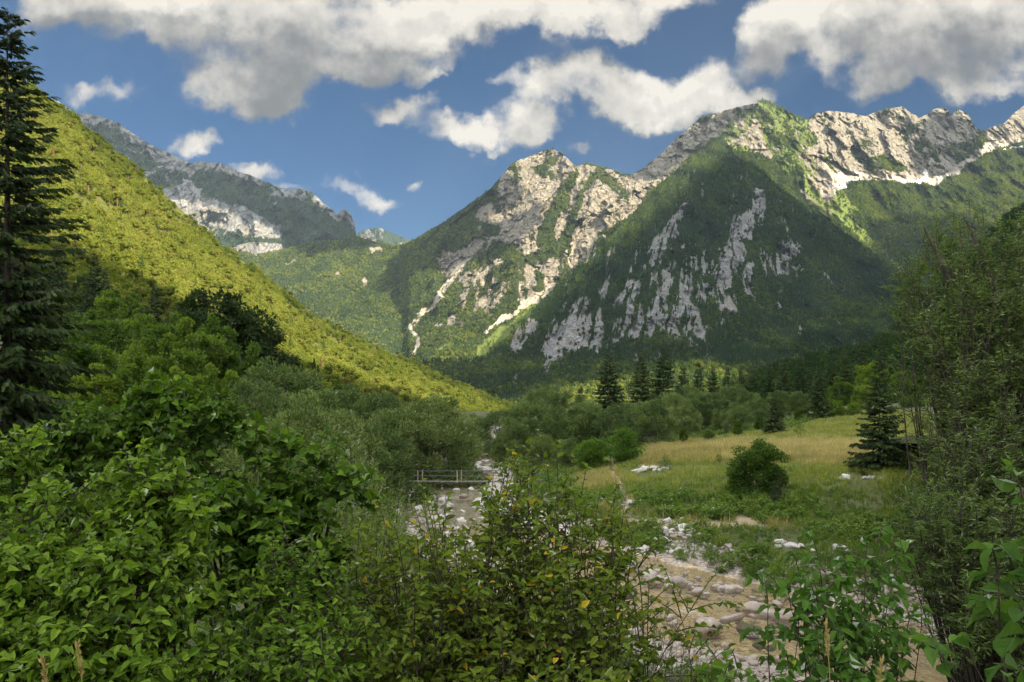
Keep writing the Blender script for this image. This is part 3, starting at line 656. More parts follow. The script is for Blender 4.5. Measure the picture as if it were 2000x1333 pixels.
# ------------------------------------------------------------------ what shades the valley: the mountain behind the camera, and added unseen clouds
def behind_mountain():
    edge = [(-900, -100, 350), (-300, 150, 330), (0, 430, 300), (130, 492, 330), (300, 572, 350), (500, 648, 375), (640, 735, 410), (760, 778, 500), (900, 800, 620), (1000, 800, 800), (1150, 772, 960), (1300, 748, 1080), (1450, 722, 1150), (1620, 680, 900), (1800, 540, 880), (2000, 372, 950), (2500, 60, 1050)]
    P = np.array([at(*e) for e in edge]); C_ = P + SUN * 1500.0
    s = np.linspace(0, len(C_) - 1, 420)
    crest = np.stack([np.interp(s, np.arange(len(C_)), C_[:, k]) for k in range(3)], -1)
    crest[:, 2] += fbm(np.stack([s * .7, s * 0, s * 0], -1), 4, 5) * 9 + vnoise(np.stack([s * 9, s * 0, s * 0], -1), 8) * 5
    d = np.array([-SUN[0], -SUN[1], 0]); d /= np.linalg.norm(d)
    rows = []
    for f in (1.0, .75, .5, .3, .15, .06, 0):
        r = crest + d * (f * crest[:, 2:3] * .70); r[:, 2] = crest[:, 2] * (1 - f) - 6 * (f == 1); rows.append(r)
    for f in (.06, .15, .3, .6, 1.0):
        r = crest - d * (f * crest[:, 2:3] * 1.1); r[:, 2] = crest[:, 2] * (1 - f) - 6 * (f == 1); rows.append(r)
    G = np.stack(rows); G[1:-1] += (fbm(G[1:-1] / 120, 4, 13) * 14)[..., None] * np.array([0, 0, 1]) * (np.arange(1, len(rows) - 1) != 6)[:, None, None]
    z = np.zeros(G.shape[:2]).ravel()
    me = new_mesh("valley_mountain", G.reshape(-1, 3), grid_faces(*G.shape[:2]), [mt_left], smooth=True, attrs=dict(rock=z - .2, scree=z, snow=z, grass=z, ledge=z))
    tag(link("valley_mountain", me), kind='structure')
behind_mountain()
def ico(sub):
    import bmesh
    bm = bmesh.new(); bmesh.ops.create_icosphere(bm, subdivisions=sub, radius=1)
    V = np.array([v.co[:] for v in bm.verts]); F = np.array([[v.index for v in f.verts] for f in bm.faces]); bm.free()
    return V, F
ICO1, ICO2, ICO3 = ico(1), ico(2), ico(3)
cm, Nc = new_mat("cloud white")
_b = Nc.n('ShaderNodeBsdfDiffuse'); Nc.put(_b.inputs[0], (.85, .85, .85, 1)); finish(Nc, _b.outputs[0])
def shadow_cloud(sheets, polys, ground, rad, every=1.0, alt=2600, seed=1):
    """added unseen cumulus, shaped so that its shadow falls on the given outlines"""
    rng = np.random.default_rng(seed); pts = []
    for s in sheets:
        S = SHEETS[s]; m = np.zeros(S['px'].shape, bool)
        for pl in polys: m |= inpoly(S['px'], S['py'], pl)
        q = S['p'][m]; 
        if not len(q): continue
        q = q[rng.permutation(len(q))]
        # thin out on a coarse raster of the sun's view
        a = unit(np.cross(SUN, (0, 0, 1))); b = np.cross(a, SUN)
        key = np.round(np.stack([q @ a, q @ b], -1) / (rad * .62)).astype(int)
        _, ix = np.unique(key, axis=0, return_index=True); pts.append(q[ix])
    q = np.concatenate(pts); t = (alt + rng.uniform(-60, 60, len(q)) - q[:, 2]) / SUN[2]
    c = q + SUN * t[:, None]
    V0, F0 = ICO2
    Vs = []; Fs = []; o = 0
    for ci in c:
        r = rad * rng.uniform(.55, 1.0)
        v = V0 * (1 + .25 * fbm(V0 * 1.7 + ci / 300, 3, 3)[:, None]) * r
        Vs.append(v * np.array([1, 1, .8]) + ci); Fs.append(F0 + o); o += len(V0)
    me = new_mesh("shade_caster_cloud", np.concatenate(Vs), np.concatenate(Fs), [cm], smooth=True)
    tag(link("shade_caster_cloud", me), kind='structure')
CONE_SHADE = [(1010, 690), (1060, 640), (1130, 575), (1215, 500), (1270, 455), (1330, 405), (1385, 345), (1420, 320), (1450, 300), (1520, 345), (1650, 440), (1780, 540), (1860, 600), (1900, 640), (1760, 690), (1640, 640), (1560, 625), (1480, 640), (1420, 665), (1380, 700), (1300, 716), (1150, 722)]
FOOT_SHADE = [(830, 712), (960, 690), (1150, 700), (1230, 722), (1130, 745), (1010, 752), (980, 775), (900, 765), (840, 730)]
FOOT2 = [(1400, 712), (1500, 700), (1600, 660), (1700, 650), (1760, 690), (1640, 690), (1560, 705), (1450, 728)]
shadow_cloud(["cone_hill"], [CONE_SHADE, FOOT_SHADE, FOOT2], 600, 62, seed=3)
shadow_cloud(["main_mountain"], [[(1735, 440), (1790, 425), (1850, 430), (1900, 440), (1900, 560), (1800, 560), (1740, 520)]], 500, 80, seed=4)
shadow_cloud(["main_mountain", "saddle_hill"], [[(790, 505), (830, 485), (850, 470), (905, 425), (945, 450), (1000, 440), (1010, 452), (965, 490), (900, 510), (855, 515), (800, 520)]], 500, 70, seed=5)
shadow_cloud(["far_left_mountain", "saddle_hill"], [[(120, 180), (330, 270), (480, 320), (560, 360), (590, 410), (640, 425), (700, 400), (710, 480), (640, 485), (560, 455), (480, 412), (400, 385), (330, 375), (200, 300)]], 500, 110, seed=6)
shadow_cloud(["main_mountain"], [[(1812, 245), (1850, 225), (1880, 235), (1905, 262), (1890, 320), (1850, 335), (1820, 320)]], 500, 60, seed=7)
shadow_cloud(["main_mountain"], [[(1238, 350), (1345, 262), (1440, 215), (1470, 205), (1420, 250), (1360, 290), (1290, 340)]], 500, 40, seed=8)

# ------------------------------------------------------------------ far woods: thousands of small trees as one stuff object per mountain
def far_broadleaf(seed, n=46, leaf=.17, core=True, asp=.62, nl=7):
    """a tree one unit tall: several lobes, each a burst of leaf clumps"""
    rng = np.random.default_rng(seed)
    ld = rand_dirs(nl, rng); ld[:, 2] = rng.uniform(-.7, 1, nl)
    lc = ld * np.array([asp * .30, asp * .30, .22]) + np.array([0, 0, .60]); lr = rng.uniform(.13, .22, nl) * (asp / .62)
    k = rng.integers(0, nl, n); d = rand_dirs(n, rng)
    c = lc[k] + d * (lr[k] * rng.uniform(.7, 1.1, n))[:, None]
    T = np.array([[-.8, -.6, 0], [.9, -.5, .1], [.1, 1.0, 0], [0, -.1, .3]]); TF = np.array([[0, 1, 3], [1, 2, 3], [2, 0, 3]])
    up = unit(d * .7 + rng.normal(size=d.shape) * .6)
    X, Y, Z = frames(rand_dirs(n, rng), rng); Zn = up; X = unit(np.cross(Zn, X)); Y = np.cross(Zn, X)
    V, F, idx = place_template(T, TF, c, X, Y, Zn, rng.uniform(.55, 1.2, n) * leaf)
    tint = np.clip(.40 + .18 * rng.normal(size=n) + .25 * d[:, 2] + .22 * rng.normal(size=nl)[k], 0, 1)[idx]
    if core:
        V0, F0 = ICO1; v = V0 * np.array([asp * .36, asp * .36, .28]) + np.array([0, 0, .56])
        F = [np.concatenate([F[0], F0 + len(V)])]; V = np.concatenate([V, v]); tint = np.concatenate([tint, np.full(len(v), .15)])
    tr, tf = tubes([(np.array([[0, 0, -.1], [0, 0, .5]]), np.array([.022, .015]))], 4)
    mi = np.concatenate([np.zeros(len(F[0]), int), np.ones(len(tf), int)])
    return np.concatenate([V, tr]), [F[0], tf + len(V)], mi, np.concatenate([tint, np.zeros(len(tr))])
def far_conifer(seed, tiers=7, w=.17, trunk=True, bare=.06, n=9):
    rng = np.random.default_rng(seed); Vs = []; Fs = []; o = 0; tn = []
    for k in range(tiers):
        f = k / tiers; z1 = bare + (1 - bare) * f; z2 = z1 + (1 - bare) / tiers * 1.9; z2 = min(z2, 1.02)
        r = w * (1 - f) ** .85 * rng.uniform(.85, 1.15) + .012
        th = np.arange(n) * 2 * math.pi / n + rng.random() * 6
        rr = r * np.where(np.arange(n) % 2 == 0, 1.0, .55) * rng.uniform(.75, 1.2, n)
        ring = np.stack([np.cos(th) * rr, np.sin(th) * rr, z1 + rng.uniform(-.02, .02, n) - .02], -1)
        v = np.concatenate([ring, [[0, 0, z2]]]); i = np.arange(n)
        Vs.append(v); Fs.append(np.stack([i, (i + 1) % n, np.full(n, n)], -1) + o); o += n + 1
        tn.append(np.concatenate([rng.uniform(.2, .9, n), [.3]]))
    V = np.concatenate(Vs); F = np.concatenate(Fs); tint = np.concatenate(tn)
    tr, tf = tubes([(np.array([[0, 0, 0], [0, 0, .7]]), np.array([.016, .006]))], 4)
    mi = np.concatenate([np.zeros(len(F), int), np.ones(len(tf), int)])
    return np.concatenate([V, tr]), [F, tf + len(V)], mi, np.concatenate([tint, np.zeros(len(tr))])
def far_pine(seed):
    """bare reddish stem with a small flat crown"""
    V, F, mi, t = far_broadleaf(seed, 120, .07, True, .42, 6)
    V = V.copy(); V[:, 2] = np.where(V[:, 2] > .12, .52 + (V[:, 2] - .12) * .56, V[:, 2])
    tr, tf = tubes([(np.array([[0, 0, 0], [.01, 0, .4], [0, 0, .8]]), np.array([.02, .016, .01]))], 5)
    return np.concatenate([V, tr]), [F[0], F[1], tf + len(V)], np.concatenate([mi, np.ones(len(tf), int)]), np.concatenate([t, np.zeros(len(tr))])

m_trunk = bark_mat("weathered bark", (.05, .04, .03), (.16, .13, .10), 20)
m_redtrunk = bark_mat("reddish pine bark", (.11, .07, .045), (.27, .17, .11), 20)
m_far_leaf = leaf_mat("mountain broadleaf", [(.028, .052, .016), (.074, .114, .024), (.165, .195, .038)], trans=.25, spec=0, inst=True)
m_far_con = leaf_mat("mountain spruce", [(.014, .032, .013), (.026, .050, .018), (.046, .074, .025)], trans=.05, spec=0, inst=True)
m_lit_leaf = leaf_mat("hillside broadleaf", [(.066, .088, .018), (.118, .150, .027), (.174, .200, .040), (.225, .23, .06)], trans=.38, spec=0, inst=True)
m_dead_leaf = leaf_mat("dried needles", [(.10, .065, .03), (.15, .10, .05)], trans=.2, spec=0, inst=True)

m_hill_con = leaf_mat("hillside spruce", [(.028, .048, .014), (.045, .068, .018), (.07, .09, .025)], trans=.05, spec=0, inst=True)
def instance_stuff(name, pts, scale, rot, tint, idx, protos, label=None, lean=None, cat=None):
    """points + prototype meshes -> one object that scatters them (geometry nodes)"""
    me = bpy.data.meshes.new(name); n = len(pts)
    me.vertices.add(n); me.vertices.foreach_set('co', np.ascontiguousarray(pts, np.float32).ravel())
    for k, a in (('s', scale), ('tint', tint)):
        t = me.attributes.new(k, 'FLOAT', 'POINT'); t.data.foreach_set('value', np.asarray(a, np.float32))
    t = me.attributes.new('k', 'INT', 'POINT'); t.data.foreach_set('value', np.asarray(idx, np.int32))
    r3 = np.zeros((n, 3), np.float32); r3[:, 2] = rot
    if lean is not None: r3[:, :2] = lean
    t = me.attributes.new('r', 'FLOAT_VECTOR', 'POINT'); t.data.foreach_set('vector', r3.ravel())
    o = link(name, me); tag(o, kind='stuff', label=label, cat=cat)
    g = bpy.data.node_groups.new(name + " scatter", 'GeometryNodeTree')
    g.interface.new_socket("Geometry", in_out='INPUT', socket_type='NodeSocketGeometry')
    g.interface.new_socket("Geometry", in_out='OUTPUT', socket_type='NodeSocketGeometry')
    gi = g.nodes.new('NodeGroupInput'); go = g.nodes.new('NodeGroupOutput'); jn = g.nodes.new('GeometryNodeJoinGeometry')
    def named(nm, ty):
        nd = g.nodes.new('GeometryNodeInputNamedAttribute'); nd.data_type = ty; nd.inputs[0].default_value = nm; return nd.outputs[0]
    ks, ss_, rs = named('k', 'INT'), named('s', 'FLOAT'), named('r', 'FLOAT_VECTOR')
    for i, pm in enumerate(protos):
        oi = g.nodes.new('GeometryNodeObjectInfo'); oi.transform_space = 'ORIGINAL'; oi.inputs[0].default_value = pm; oi.inputs['As Instance'].default_value = True
        cp = g.nodes.new('FunctionNodeCompare'); cp.data_type = 'INT'; cp.operation = 'EQUAL'
        ints = [s for s in cp.inputs if s.type == 'INT']; g.links.new(ks, ints[0]); ints[1].default_value = i
        ip = g.nodes.new('GeometryNodeInstanceOnPoints')
        g.links.new(gi.outputs[0], ip.inputs['Points']); g.links.new(cp.outputs[0], ip.inputs['Selection']); g.links.new(oi.outputs['Geometry'], ip.inputs['Instance'])
        g.links.new(rs, ip.inputs['Rotation']); g.links.new(ss_, ip.inputs['Scale'])
        g.links.new(ip.outputs[0], jn.inputs[0])
    g.links.new(jn.outputs[0], go.inputs[0])
    md = o.modifiers.new("scatter", 'NODES'); md.node_group = g
    return o
def proto(name, data, mats):
    V, F, mi, t = data
    me = new_mesh(name, V, F, mats, mi=mi, attrs=dict(tint=t))
    return bpy.data.objects.new(name, me)          # kept out of the scene: only its mesh is scattered
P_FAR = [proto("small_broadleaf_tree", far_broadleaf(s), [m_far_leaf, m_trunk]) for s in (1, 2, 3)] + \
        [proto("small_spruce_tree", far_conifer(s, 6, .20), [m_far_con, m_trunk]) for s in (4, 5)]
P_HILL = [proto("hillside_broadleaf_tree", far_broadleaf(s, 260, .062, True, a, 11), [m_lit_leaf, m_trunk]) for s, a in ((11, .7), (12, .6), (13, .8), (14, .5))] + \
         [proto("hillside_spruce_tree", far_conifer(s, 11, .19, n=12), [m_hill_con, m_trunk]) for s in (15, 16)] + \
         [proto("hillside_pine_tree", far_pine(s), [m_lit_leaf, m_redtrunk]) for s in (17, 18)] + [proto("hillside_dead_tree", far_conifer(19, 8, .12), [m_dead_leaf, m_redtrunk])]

m_shade_leaf = leaf_mat("shaded slope broadleaf", [(.020, .042, .014), (.038, .070, .020), (.062, .100, .028)], trans=.2, spec=0, inst=True)  # darker copy of the hillside leaf: the slope's shade put into its colour
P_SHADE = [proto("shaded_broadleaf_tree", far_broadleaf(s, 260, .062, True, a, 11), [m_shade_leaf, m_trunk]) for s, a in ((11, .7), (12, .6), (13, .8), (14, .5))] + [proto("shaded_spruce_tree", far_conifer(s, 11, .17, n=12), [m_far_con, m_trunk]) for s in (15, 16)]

def scatter_sheet(key, n, dens, rng):
    """n random points on a sheet with probability dens (array per vertex) x real area"""
    S = SHEETS[key]; p = S['p']
    e1 = p[1:, :-1] - p[:-1, :-1]; e2 = p[:-1, 1:] - p[:-1, :-1]
    nz = np.cross(e2, e1); ar = np.linalg.norm(nz, axis=-1)
    # weight by the area seen, so that hidden backs of ribs do not eat the budget
    w = ar * .5 * (dens[:-1, :-1] + dens[1:, 1:]); w = w.ravel() / w.sum()
    ix = rng.choice(len(w), n, p=w); r, c = np.divmod(ix, ar.shape[1])
    u, v = rng.random(n)[:, None], rng.random(n)[:, None]
    q = p[r, c] * (1 - u) * (1 - v) + p[r + 1, c] * u * (1 - v) + p[r, c + 1] * (1 - u) * v + p[r + 1, c + 1] * u * v
    return q, S['px'][r, c], S['py'][r, c], r, c
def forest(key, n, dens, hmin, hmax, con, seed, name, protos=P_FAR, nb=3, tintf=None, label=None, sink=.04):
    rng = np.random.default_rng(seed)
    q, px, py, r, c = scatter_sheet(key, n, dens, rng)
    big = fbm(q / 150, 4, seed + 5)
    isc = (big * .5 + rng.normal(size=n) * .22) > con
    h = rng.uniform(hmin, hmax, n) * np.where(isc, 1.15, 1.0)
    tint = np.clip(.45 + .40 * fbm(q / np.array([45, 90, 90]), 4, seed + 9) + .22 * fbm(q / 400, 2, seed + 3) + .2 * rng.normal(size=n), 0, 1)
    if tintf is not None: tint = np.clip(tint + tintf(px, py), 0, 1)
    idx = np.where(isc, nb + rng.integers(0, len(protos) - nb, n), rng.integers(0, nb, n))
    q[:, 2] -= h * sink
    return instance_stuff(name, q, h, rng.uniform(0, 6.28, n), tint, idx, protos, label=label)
def fmask(key, soft_=.25):
    M = SHEETS[key]['M']; r = M['rock']
    d = sstep(.48 - r, 0, soft_)
    for k in ('scree', 'snow'):
        if k in M: d = d * (1 - sstep(M[k], .2, .5))
    return d
# main mountain: dense woods below, scattered dwarf trees on ledges
S = SHEETS["main_mountain"]
d = fmask("main_mountain") * (1 - .86 * sstep(S['M']['grass'], .4, .62)) + .02 * (S['M']['rock'] > .5) * (S['M']['rock'] < 1.0)
d *= 1 - .75 * sstep(lerp_line(M3_TOP, S['px']) + 10 - S['py'], -12, 8)
forest("main_mountain", 62000, d, 6, 12, .28, 101, "mountain_forest", tintf=lambda px, py: .14, label="woods covering the lower flanks of the pale rocky mountains")  # raised tint puts sunlight into the leaf colour
forest("saddle_hill", 22000, fmask("saddle_hill") * (1 - .5 * sstep(SHEETS["saddle_hill"]['M']['grass'], .4, .6)), 8, 14, .1, 102, "mountain_forest", tintf=lambda px, py: .16, label="woods covering the saddle between the far ridge and the central peak")  # sunlight on the saddle put into the leaf tint
S = SHEETS["far_left_mountain"]
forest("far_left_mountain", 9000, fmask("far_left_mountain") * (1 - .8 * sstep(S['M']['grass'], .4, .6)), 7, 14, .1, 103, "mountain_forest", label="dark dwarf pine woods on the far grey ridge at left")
S = SHEETS["cone_hill"]
lit_edge_tint = lambda px, py: .25 * sstep(polydist(px, py, [(960, 695, 40), (1100, 545, 50), (1250, 402, 60), (1380, 310, 50)]), 0, .8)  # sunlit ridge painted as a lighter leaf tint
forest("cone_hill", 56000, fmask("cone_hill") + .03, 6, 12, -.02, 104, "mountain_forest", tintf=lambda px, py: -.30 + .44 * sstep(py, 690, 720) + lit_edge_tint(px, py), label="dark woods on the shaded cone shaped hill and the valley at its foot")  # the cone's shade and its sunlit foot are put into the tint
# left slope: beyond the individual trees
S = SHEETS["left_slope"]
d = (1 - .8 * sstep(S['M']['rock'], .4, .6)) * sstep(S['p'][..., 1], 225, 260) * (.10 + .90 * sstep(fbm(S['p'] / np.array([16, 40, 30]), 4, 4), -.40, .15))
rng = np.random.default_rng(105); n = 24000
q, px, py, r, c = scatter_sheet("left_slope", n, d, rng)
near = sstep(q[:, 1], 600, 300)
u = rng.random(n); idx = rng.integers(0, 4, n)
idx = np.where(u > .88, rng.integers(6, 8, n), idx); idx = np.where(u > .968, rng.integers(4, 6, n), idx); idx = np.where(u > .991, 8, idx)
crest = py - lerp_line(L_TOP, px)
h = (2.8 + 7.0 * rng.random(n) ** 1.6) * np.where((idx >= 4), 1.45, 1.0) * (1 - .3 * sstep(crest, 60, 0)); q[:, 2] -= .3
tint = np.clip(.60 + .32 * fbm(q / 35, 3, 6) + .10 * rng.normal(size=n) - .35 * sstep(crest, 70, 5), 0, 1)
instance_stuff("hillside_forest", q, h, rng.uniform(0, 6.28, n), tint, idx, P_HILL, label="sunlit yellow green woods covering the left slope")
# right slope
S = SHEETS["right_slope"]
rng = np.random.default_rng(106); n = 5200
q, px, py, r, c = scatter_sheet("right_slope", n, sstep(S['p'][..., 1], 200, 240) + 0 * S['px'], rng)
u = rng.random(n); idx = np.where(u > .72, rng.integers(4, 6, n), rng.integers(0, 4, n))
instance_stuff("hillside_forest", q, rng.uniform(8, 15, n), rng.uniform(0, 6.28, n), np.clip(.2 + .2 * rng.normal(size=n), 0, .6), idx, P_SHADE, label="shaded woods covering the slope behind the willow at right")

# ------------------------------------------------------------------ valley ground: one sheet from the camera's bank to the far woods
RIVER = np.array([(-7, 330, 5.5), (-6.5, 260, 5), (-6.5, 180, 4.2), (-6, 121, 4.0), (-6.8, 87, 4.3), (-6, 70, 4.2), (-2.5, 56, 4.2), (1.8, 47.5, 4.2), (5.4, 41, 4.9), (7.2, 36.5, 5.0), (8.7, 32.5, 5.0), (11.6, 28.2, 4.3), (14, 24, 4.0), (17, 18, 4.2), (24, 8, 4.5), (34, -6, 5), (50, -30, 5)])
def river_dist(x, y):
    """signed: distance to the river's middle, and which side (+ = right bank), and half width there"""
    best = np.full(x.shape, 1e9); side = np.zeros(x.shape); hw = np.zeros(x.shape)
    for (x0, y0, w0), (x1, y1, w1) in zip(RIVER[:-1], RIVER[1:]):
        dx, dy = x1 - x0, y1 - y0
        t = np.clip(((x - x0) * dx + (y - y0) * dy) / (dx * dx + dy * dy), 0, 1)
        d = np.hypot(x - x0 - t * dx, y - y0 - t * dy); m = d < best
        best = np.where(m, d, best); side = np.where(m, np.sign(-(dx * (y - y0) - dy * (x - x0))) * -1, side); hw = np.where(m, w0 + (w1 - w0) * t, hw)
    return best, side, hw
def water_level(y):
    return np.interp(y, [60, 90, 120, 180, 330, 900], [0, .12, .35, 1.0, 2.6, 12])
LAND = [(0, 0, 6.2), (-3, 4, 5.0), (3, 4, 4.9), (0, 8, 3.0), (-8, 8, 3.6), (8, 8, 3.0), (0, 14, 1.3), (-10, 16, 2.2), (9, 15, .9), (4, 22, .7), (-6, 26, 1.1), (-15, 30, 2), (-20, 20, 4), (-30, 30, 4.5), (-25, 50, 3), (-15, 60, 1.4), (-40, 60, 4.5), (-35, 90, 3.6), (-15, 90, 1.3), (-16, 120, 1.7), (-40, 130, 5.2), (-55, 90, 5.6), (-75, 70, 11), (-100, 120, 24), (-110, 40, 24),
        (12.7, 49.3, 1.3), (7, 54, 1.2), (17.8, 46, 1.3), (23, 42, 1.35), (14.8, 57.5, 3.0), (17.3, 53.6, 3.0), (22.5, 53, 3.05), (28, 50, 3.0), (12.5, 65, 2.8), (12.3, 52.8, 1.45), (16.2, 49.8, 1.45), (21.5, 48, 1.5), (8.2, 58, 1.6), (10.5, 76, 2.2), (16.3, 84, 4.0), (20, 70, 3.8), (26.6, 104, 4.8), (27.5, 85.6, 4.5), (37.8, 107, 5.4), (34.7, 83, 4.6), (44, 114, 6.7), (51, 120, 7.8), (56, 125, 8.6), (40, 70, 4.4), (80, 150, 12),
        (24.7, 112, 4.2), (20, 130, 3.5), (3, 110, 1.4), (5, 90, 1.5), (4, 75, 1.4), (0, 150, 2), (30, 160, 4.5), (0, 250, 4), (-30, 250, 5), (60, 250, 8), (40, 400, 8), (0, 400, 6), (0, 800, 16), (-120, 800, 18), (200, 800, 20), (400, 800, 30), (100, 500, 12), (150, 250, 18), (120, 150, 18), (90, 80, 10), (60, 60, 6.5), (40, 45, 4), (30, 35, 2.2), (23, 26, 1.4), (25, 12, 2), (40, 20, 3), (20, 0, 4.5), (-20, 0, 6.5), (-50, 10, 9), (-50, 40, 7), (0, -20, 7), (60, -20, 7), (-60, -20, 12), (-60, 250, 16), (-100, 400, 20), (9.5, 45.8, .9), (12.5, 40.5, .9), (14.8, 36, .9), (17, 31, .95), (17.2, 27, .95)]
def ground_z(x, y, fine=True):
    x = np.asarray(x, float); y = np.asarray(y, float)
    base = rbf(LAND, np.stack([x, y], -1), smooth=.02, scale=(.02, .02))
    p = np.stack([x, y, 0 * x], -1)
    base = base + fbm(p / 6, 4, 21) * .16 * sstep(np.hypot(x, y), 3, 20)
    if fine: base = base + fbm(p / .9, 3, 23) * .06
    d, s, hw = river_dist(x, y); wl = water_level(y)
    edge = d - hw + fbm(p / 3.5, 3, 25) * 1.0
    bed = wl - .34 + .16 * fbm(p / 1.6, 4, 27) + .10 * fbm(p / .5, 3, 28)
    bar = np.where(s > 0, 2.2 + .6 * (y > 60), np.where(y < 40, 3.6, 4.2))        # gravel bar width each side
    bar = np.where((s > 0) & (y < 41), .5, bar)
    grav = wl + .06 + .26 * sstep(edge, 0, bar) + .10 * fbm(p / 1.1, 3, 29)
    z = np.where(edge < 0, bed + (grav - bed) * sstep(edge, -1.2, 0), grav)
    land = np.maximum(base, wl + .55)
    k = sstep(edge, bar * .75, bar + .9 + .9 * (s < 0))
    return z + (land - z) * k
def spaced(parts):
    out = []
    for a, b, st in parts: out.append(np.arange(a, b, st))
    return np.concatenate(out + [[parts[-1][1]]])
gx = spaced([(-260, -60, 8), (-60, -24, 1.5), (-24, -12, .5), (-12, 26, .22), (26, 42, .5), (42, 90, 2), (90, 420, 10)])
gy = spaced([(-30, 2, 2), (2, 20, .6), (20, 62, .22), (62, 110, .5), (110, 200, 1.5), (200, 400, 6), (400, 1000, 20)])
GX, GY = np.meshgrid(gx, gy)
GZ = ground_z(GX, GY)
gd, gs, ghw = river_dist(GX, GY)
def to_px(x, y, z): return 1000 + FPX * x / y, HZ - (z - CAMZ) / y * FPX
with np.errstate(divide='ignore'):
    gpx, gpy = to_px(GX, np.maximum(GY, 1), GZ)
pn = np.stack([GX, GY, 0 * GX], -1)
e = gd - ghw + fbm(pn / 3.5, 3, 25) * 1.0
barw = np.where(gs > 0, 2.2 + .6 * (GY > 60), np.where(GY < 40, 3.6, 4.2)); barw = np.where((gs > 0) & (GY < 41), .5, barw)
g_gravel = 1 - sstep(e, barw * .8, barw + .5)
wx = gpx + fbm(pn / 3, 3, 33) * 16; wy = gpy + fbm(pn / 3, 3, 35) * 5
PATH = [[(1195, 925, 7), (1212, 950, 7), (1230, 985, 8), (1215, 1005, 10), (1245, 1018, 10), (1300, 1018, 6)], [(1300, 1018, 6), (1400, 1022, 6), (1500, 1030, 4)], [(1300, 1018, 6), (1300, 1050, 8)], [(1440, 1016, 10), (1475, 1020, 10)]]
g_path = sstep(np.max([polydist(wx, wy, s) for s in PATH], 0), 0, .6) * (GY < 90)
DRY = [[(1290, 880, 26), (1400, 885, 22), (1520, 888, 22), (1640, 885, 24), (1720, 890, 20)], [(1570, 902, 10), (1660, 908, 7)], [(1260, 905, 12), (1300, 893, 12)]]
g_dry = sstep(np.max([polydist(wx, wy, s) for s in DRY], 0), -.15, .6) * (GY > 60) * (GY < 135)
g_meadow = inpoly(gpx, gpy, [(1130, 1060), (1130, 930), (1240, 890), (1340, 868), (1420, 858), (1540, 850), (1690, 800), (1800, 800), (1800, 1150), (1600, 1170), (1400, 1130), (1290, 1095), (1180, 1085)]) & (GY > 30) & (GY < 135) & (gs > 0)
gm, Ng = new_mat("valley ground")
pos = Ng.n('ShaderNodeNewGeometry').outputs['Position']
A = lambda k: Ng.attr(k).outputs['Fac']
n1 = Ng.noise(pos, .5, 5, .6); n2 = Ng.noise(pos, 6, 5, .65); vor = Ng.n('ShaderNodeTexVoronoi'); Ng.put(vor.inputs['Vector'], pos); Ng.put(vor.inputs['Scale'], 7.0)
vor2 = Ng.n('ShaderNodeTexVoronoi'); Ng.put(vor2.inputs['Vector'], pos); Ng.put(vor2.inputs['Scale'], 3.2)
soil = Ng.mix(n2, (.045, .05, .016, 1), (.085, .10, .028, 1))
dry = Ng.mix(n2, (.20, .155, .06, 1), (.34, .27, .12, 1))
col = Ng.mix(A('dry'), soil, dry)
peb = Ng.mix(Ng.n('ShaderNodeSeparateColor').outputs[0], (.2, .2, .2, 1), (.2, .2, .2, 1))
sc1 = Ng.n('ShaderNodeSeparateColor'); Ng.t.links.new(vor.outputs['Color'], sc1.inputs[0])
peb = Ng.mix(sc1.outputs[0], (.24, .20, .165, 1), (.52, .485, .44, 1))
peb = Ng.mix(Ng.ss(sc1.outputs[1], .55, .9, 0, .6), peb, (.36, .24, .165, 1))
sxyz = Ng.n('ShaderNodeSeparateXYZ'); Ng.t.links.new(pos, sxyz.inputs[0])
peb = Ng.mix(Ng.ss(sxyz.outputs[1], 54, 70, 0, .75), peb, Ng.mix(sc1.outputs[0], (.36, .35, .33, 1), (.68, .66, .62, 1)))
wetbed = Ng.mix(sc1.outputs[1], (.34, .25, .13, 1), (.66, .54, .35, 1))
wetbed = Ng.mix(Ng.ss(n1, .4, .7, 0, .6), wetbed, (.50, .39, .21, 1))
col = Ng.mix(A('path'), col, Ng.mix(n2, (.23, .17, .10, 1), (.40, .33, .22, 1)))
col = Ng.mix(A('gravel'), col, peb)
col = Ng.mix(A('wet'), col, wetbed)
gb = Ng.n('ShaderNodeBsdfPrincipled'); Ng.put(gb.inputs['Base Color'], col); Ng.put(gb.inputs['Roughness'], .85)
bmp = Ng.n('ShaderNodeBump'); Ng.put(bmp.inputs['Strength'], .8); Ng.put(bmp.inputs['Distance'], .09)
hgt = Ng.m('ADD', Ng.m('MULTIPLY', n2, .5), Ng.m('MULTIPLY', Ng.m('SUBTRACT', 1.0, vor.outputs['Distance']), A('gravel')))
Ng.put(bmp.inputs['Height'], hgt); Ng.t.links.new(bmp.outputs[0], gb.inputs['Normal'])
finish(Ng, gb.outputs[0])
g_wet = (1 - sstep(GZ - water_level(GY), -.02, .05)) * (e < 1) * (1 - .8 * sstep(GY, 54, 70))
me = new_mesh("ground", np.stack([GX, GY, GZ], -1).reshape(-1, 3), grid_faces(*GX.shape), [gm], smooth=True,
              attrs=dict(gravel=g_gravel.ravel(), path=(g_path * (1 - g_gravel)).ravel(), dry=g_dry.ravel(), wet=g_wet.ravel()))
tag(link("ground", me), kind='structure')
# far plain under and behind the mountains
hv = np.array([[-30000, -20000, -60], [30000, -20000, -60], [30000, 40000, -60], [-30000, 40000, -60]], float)
tag(link("far_terrain", new_mesh("far_terrain", hv, np.array([[0, 1, 2, 3]]), [mt_left])), kind='structure')

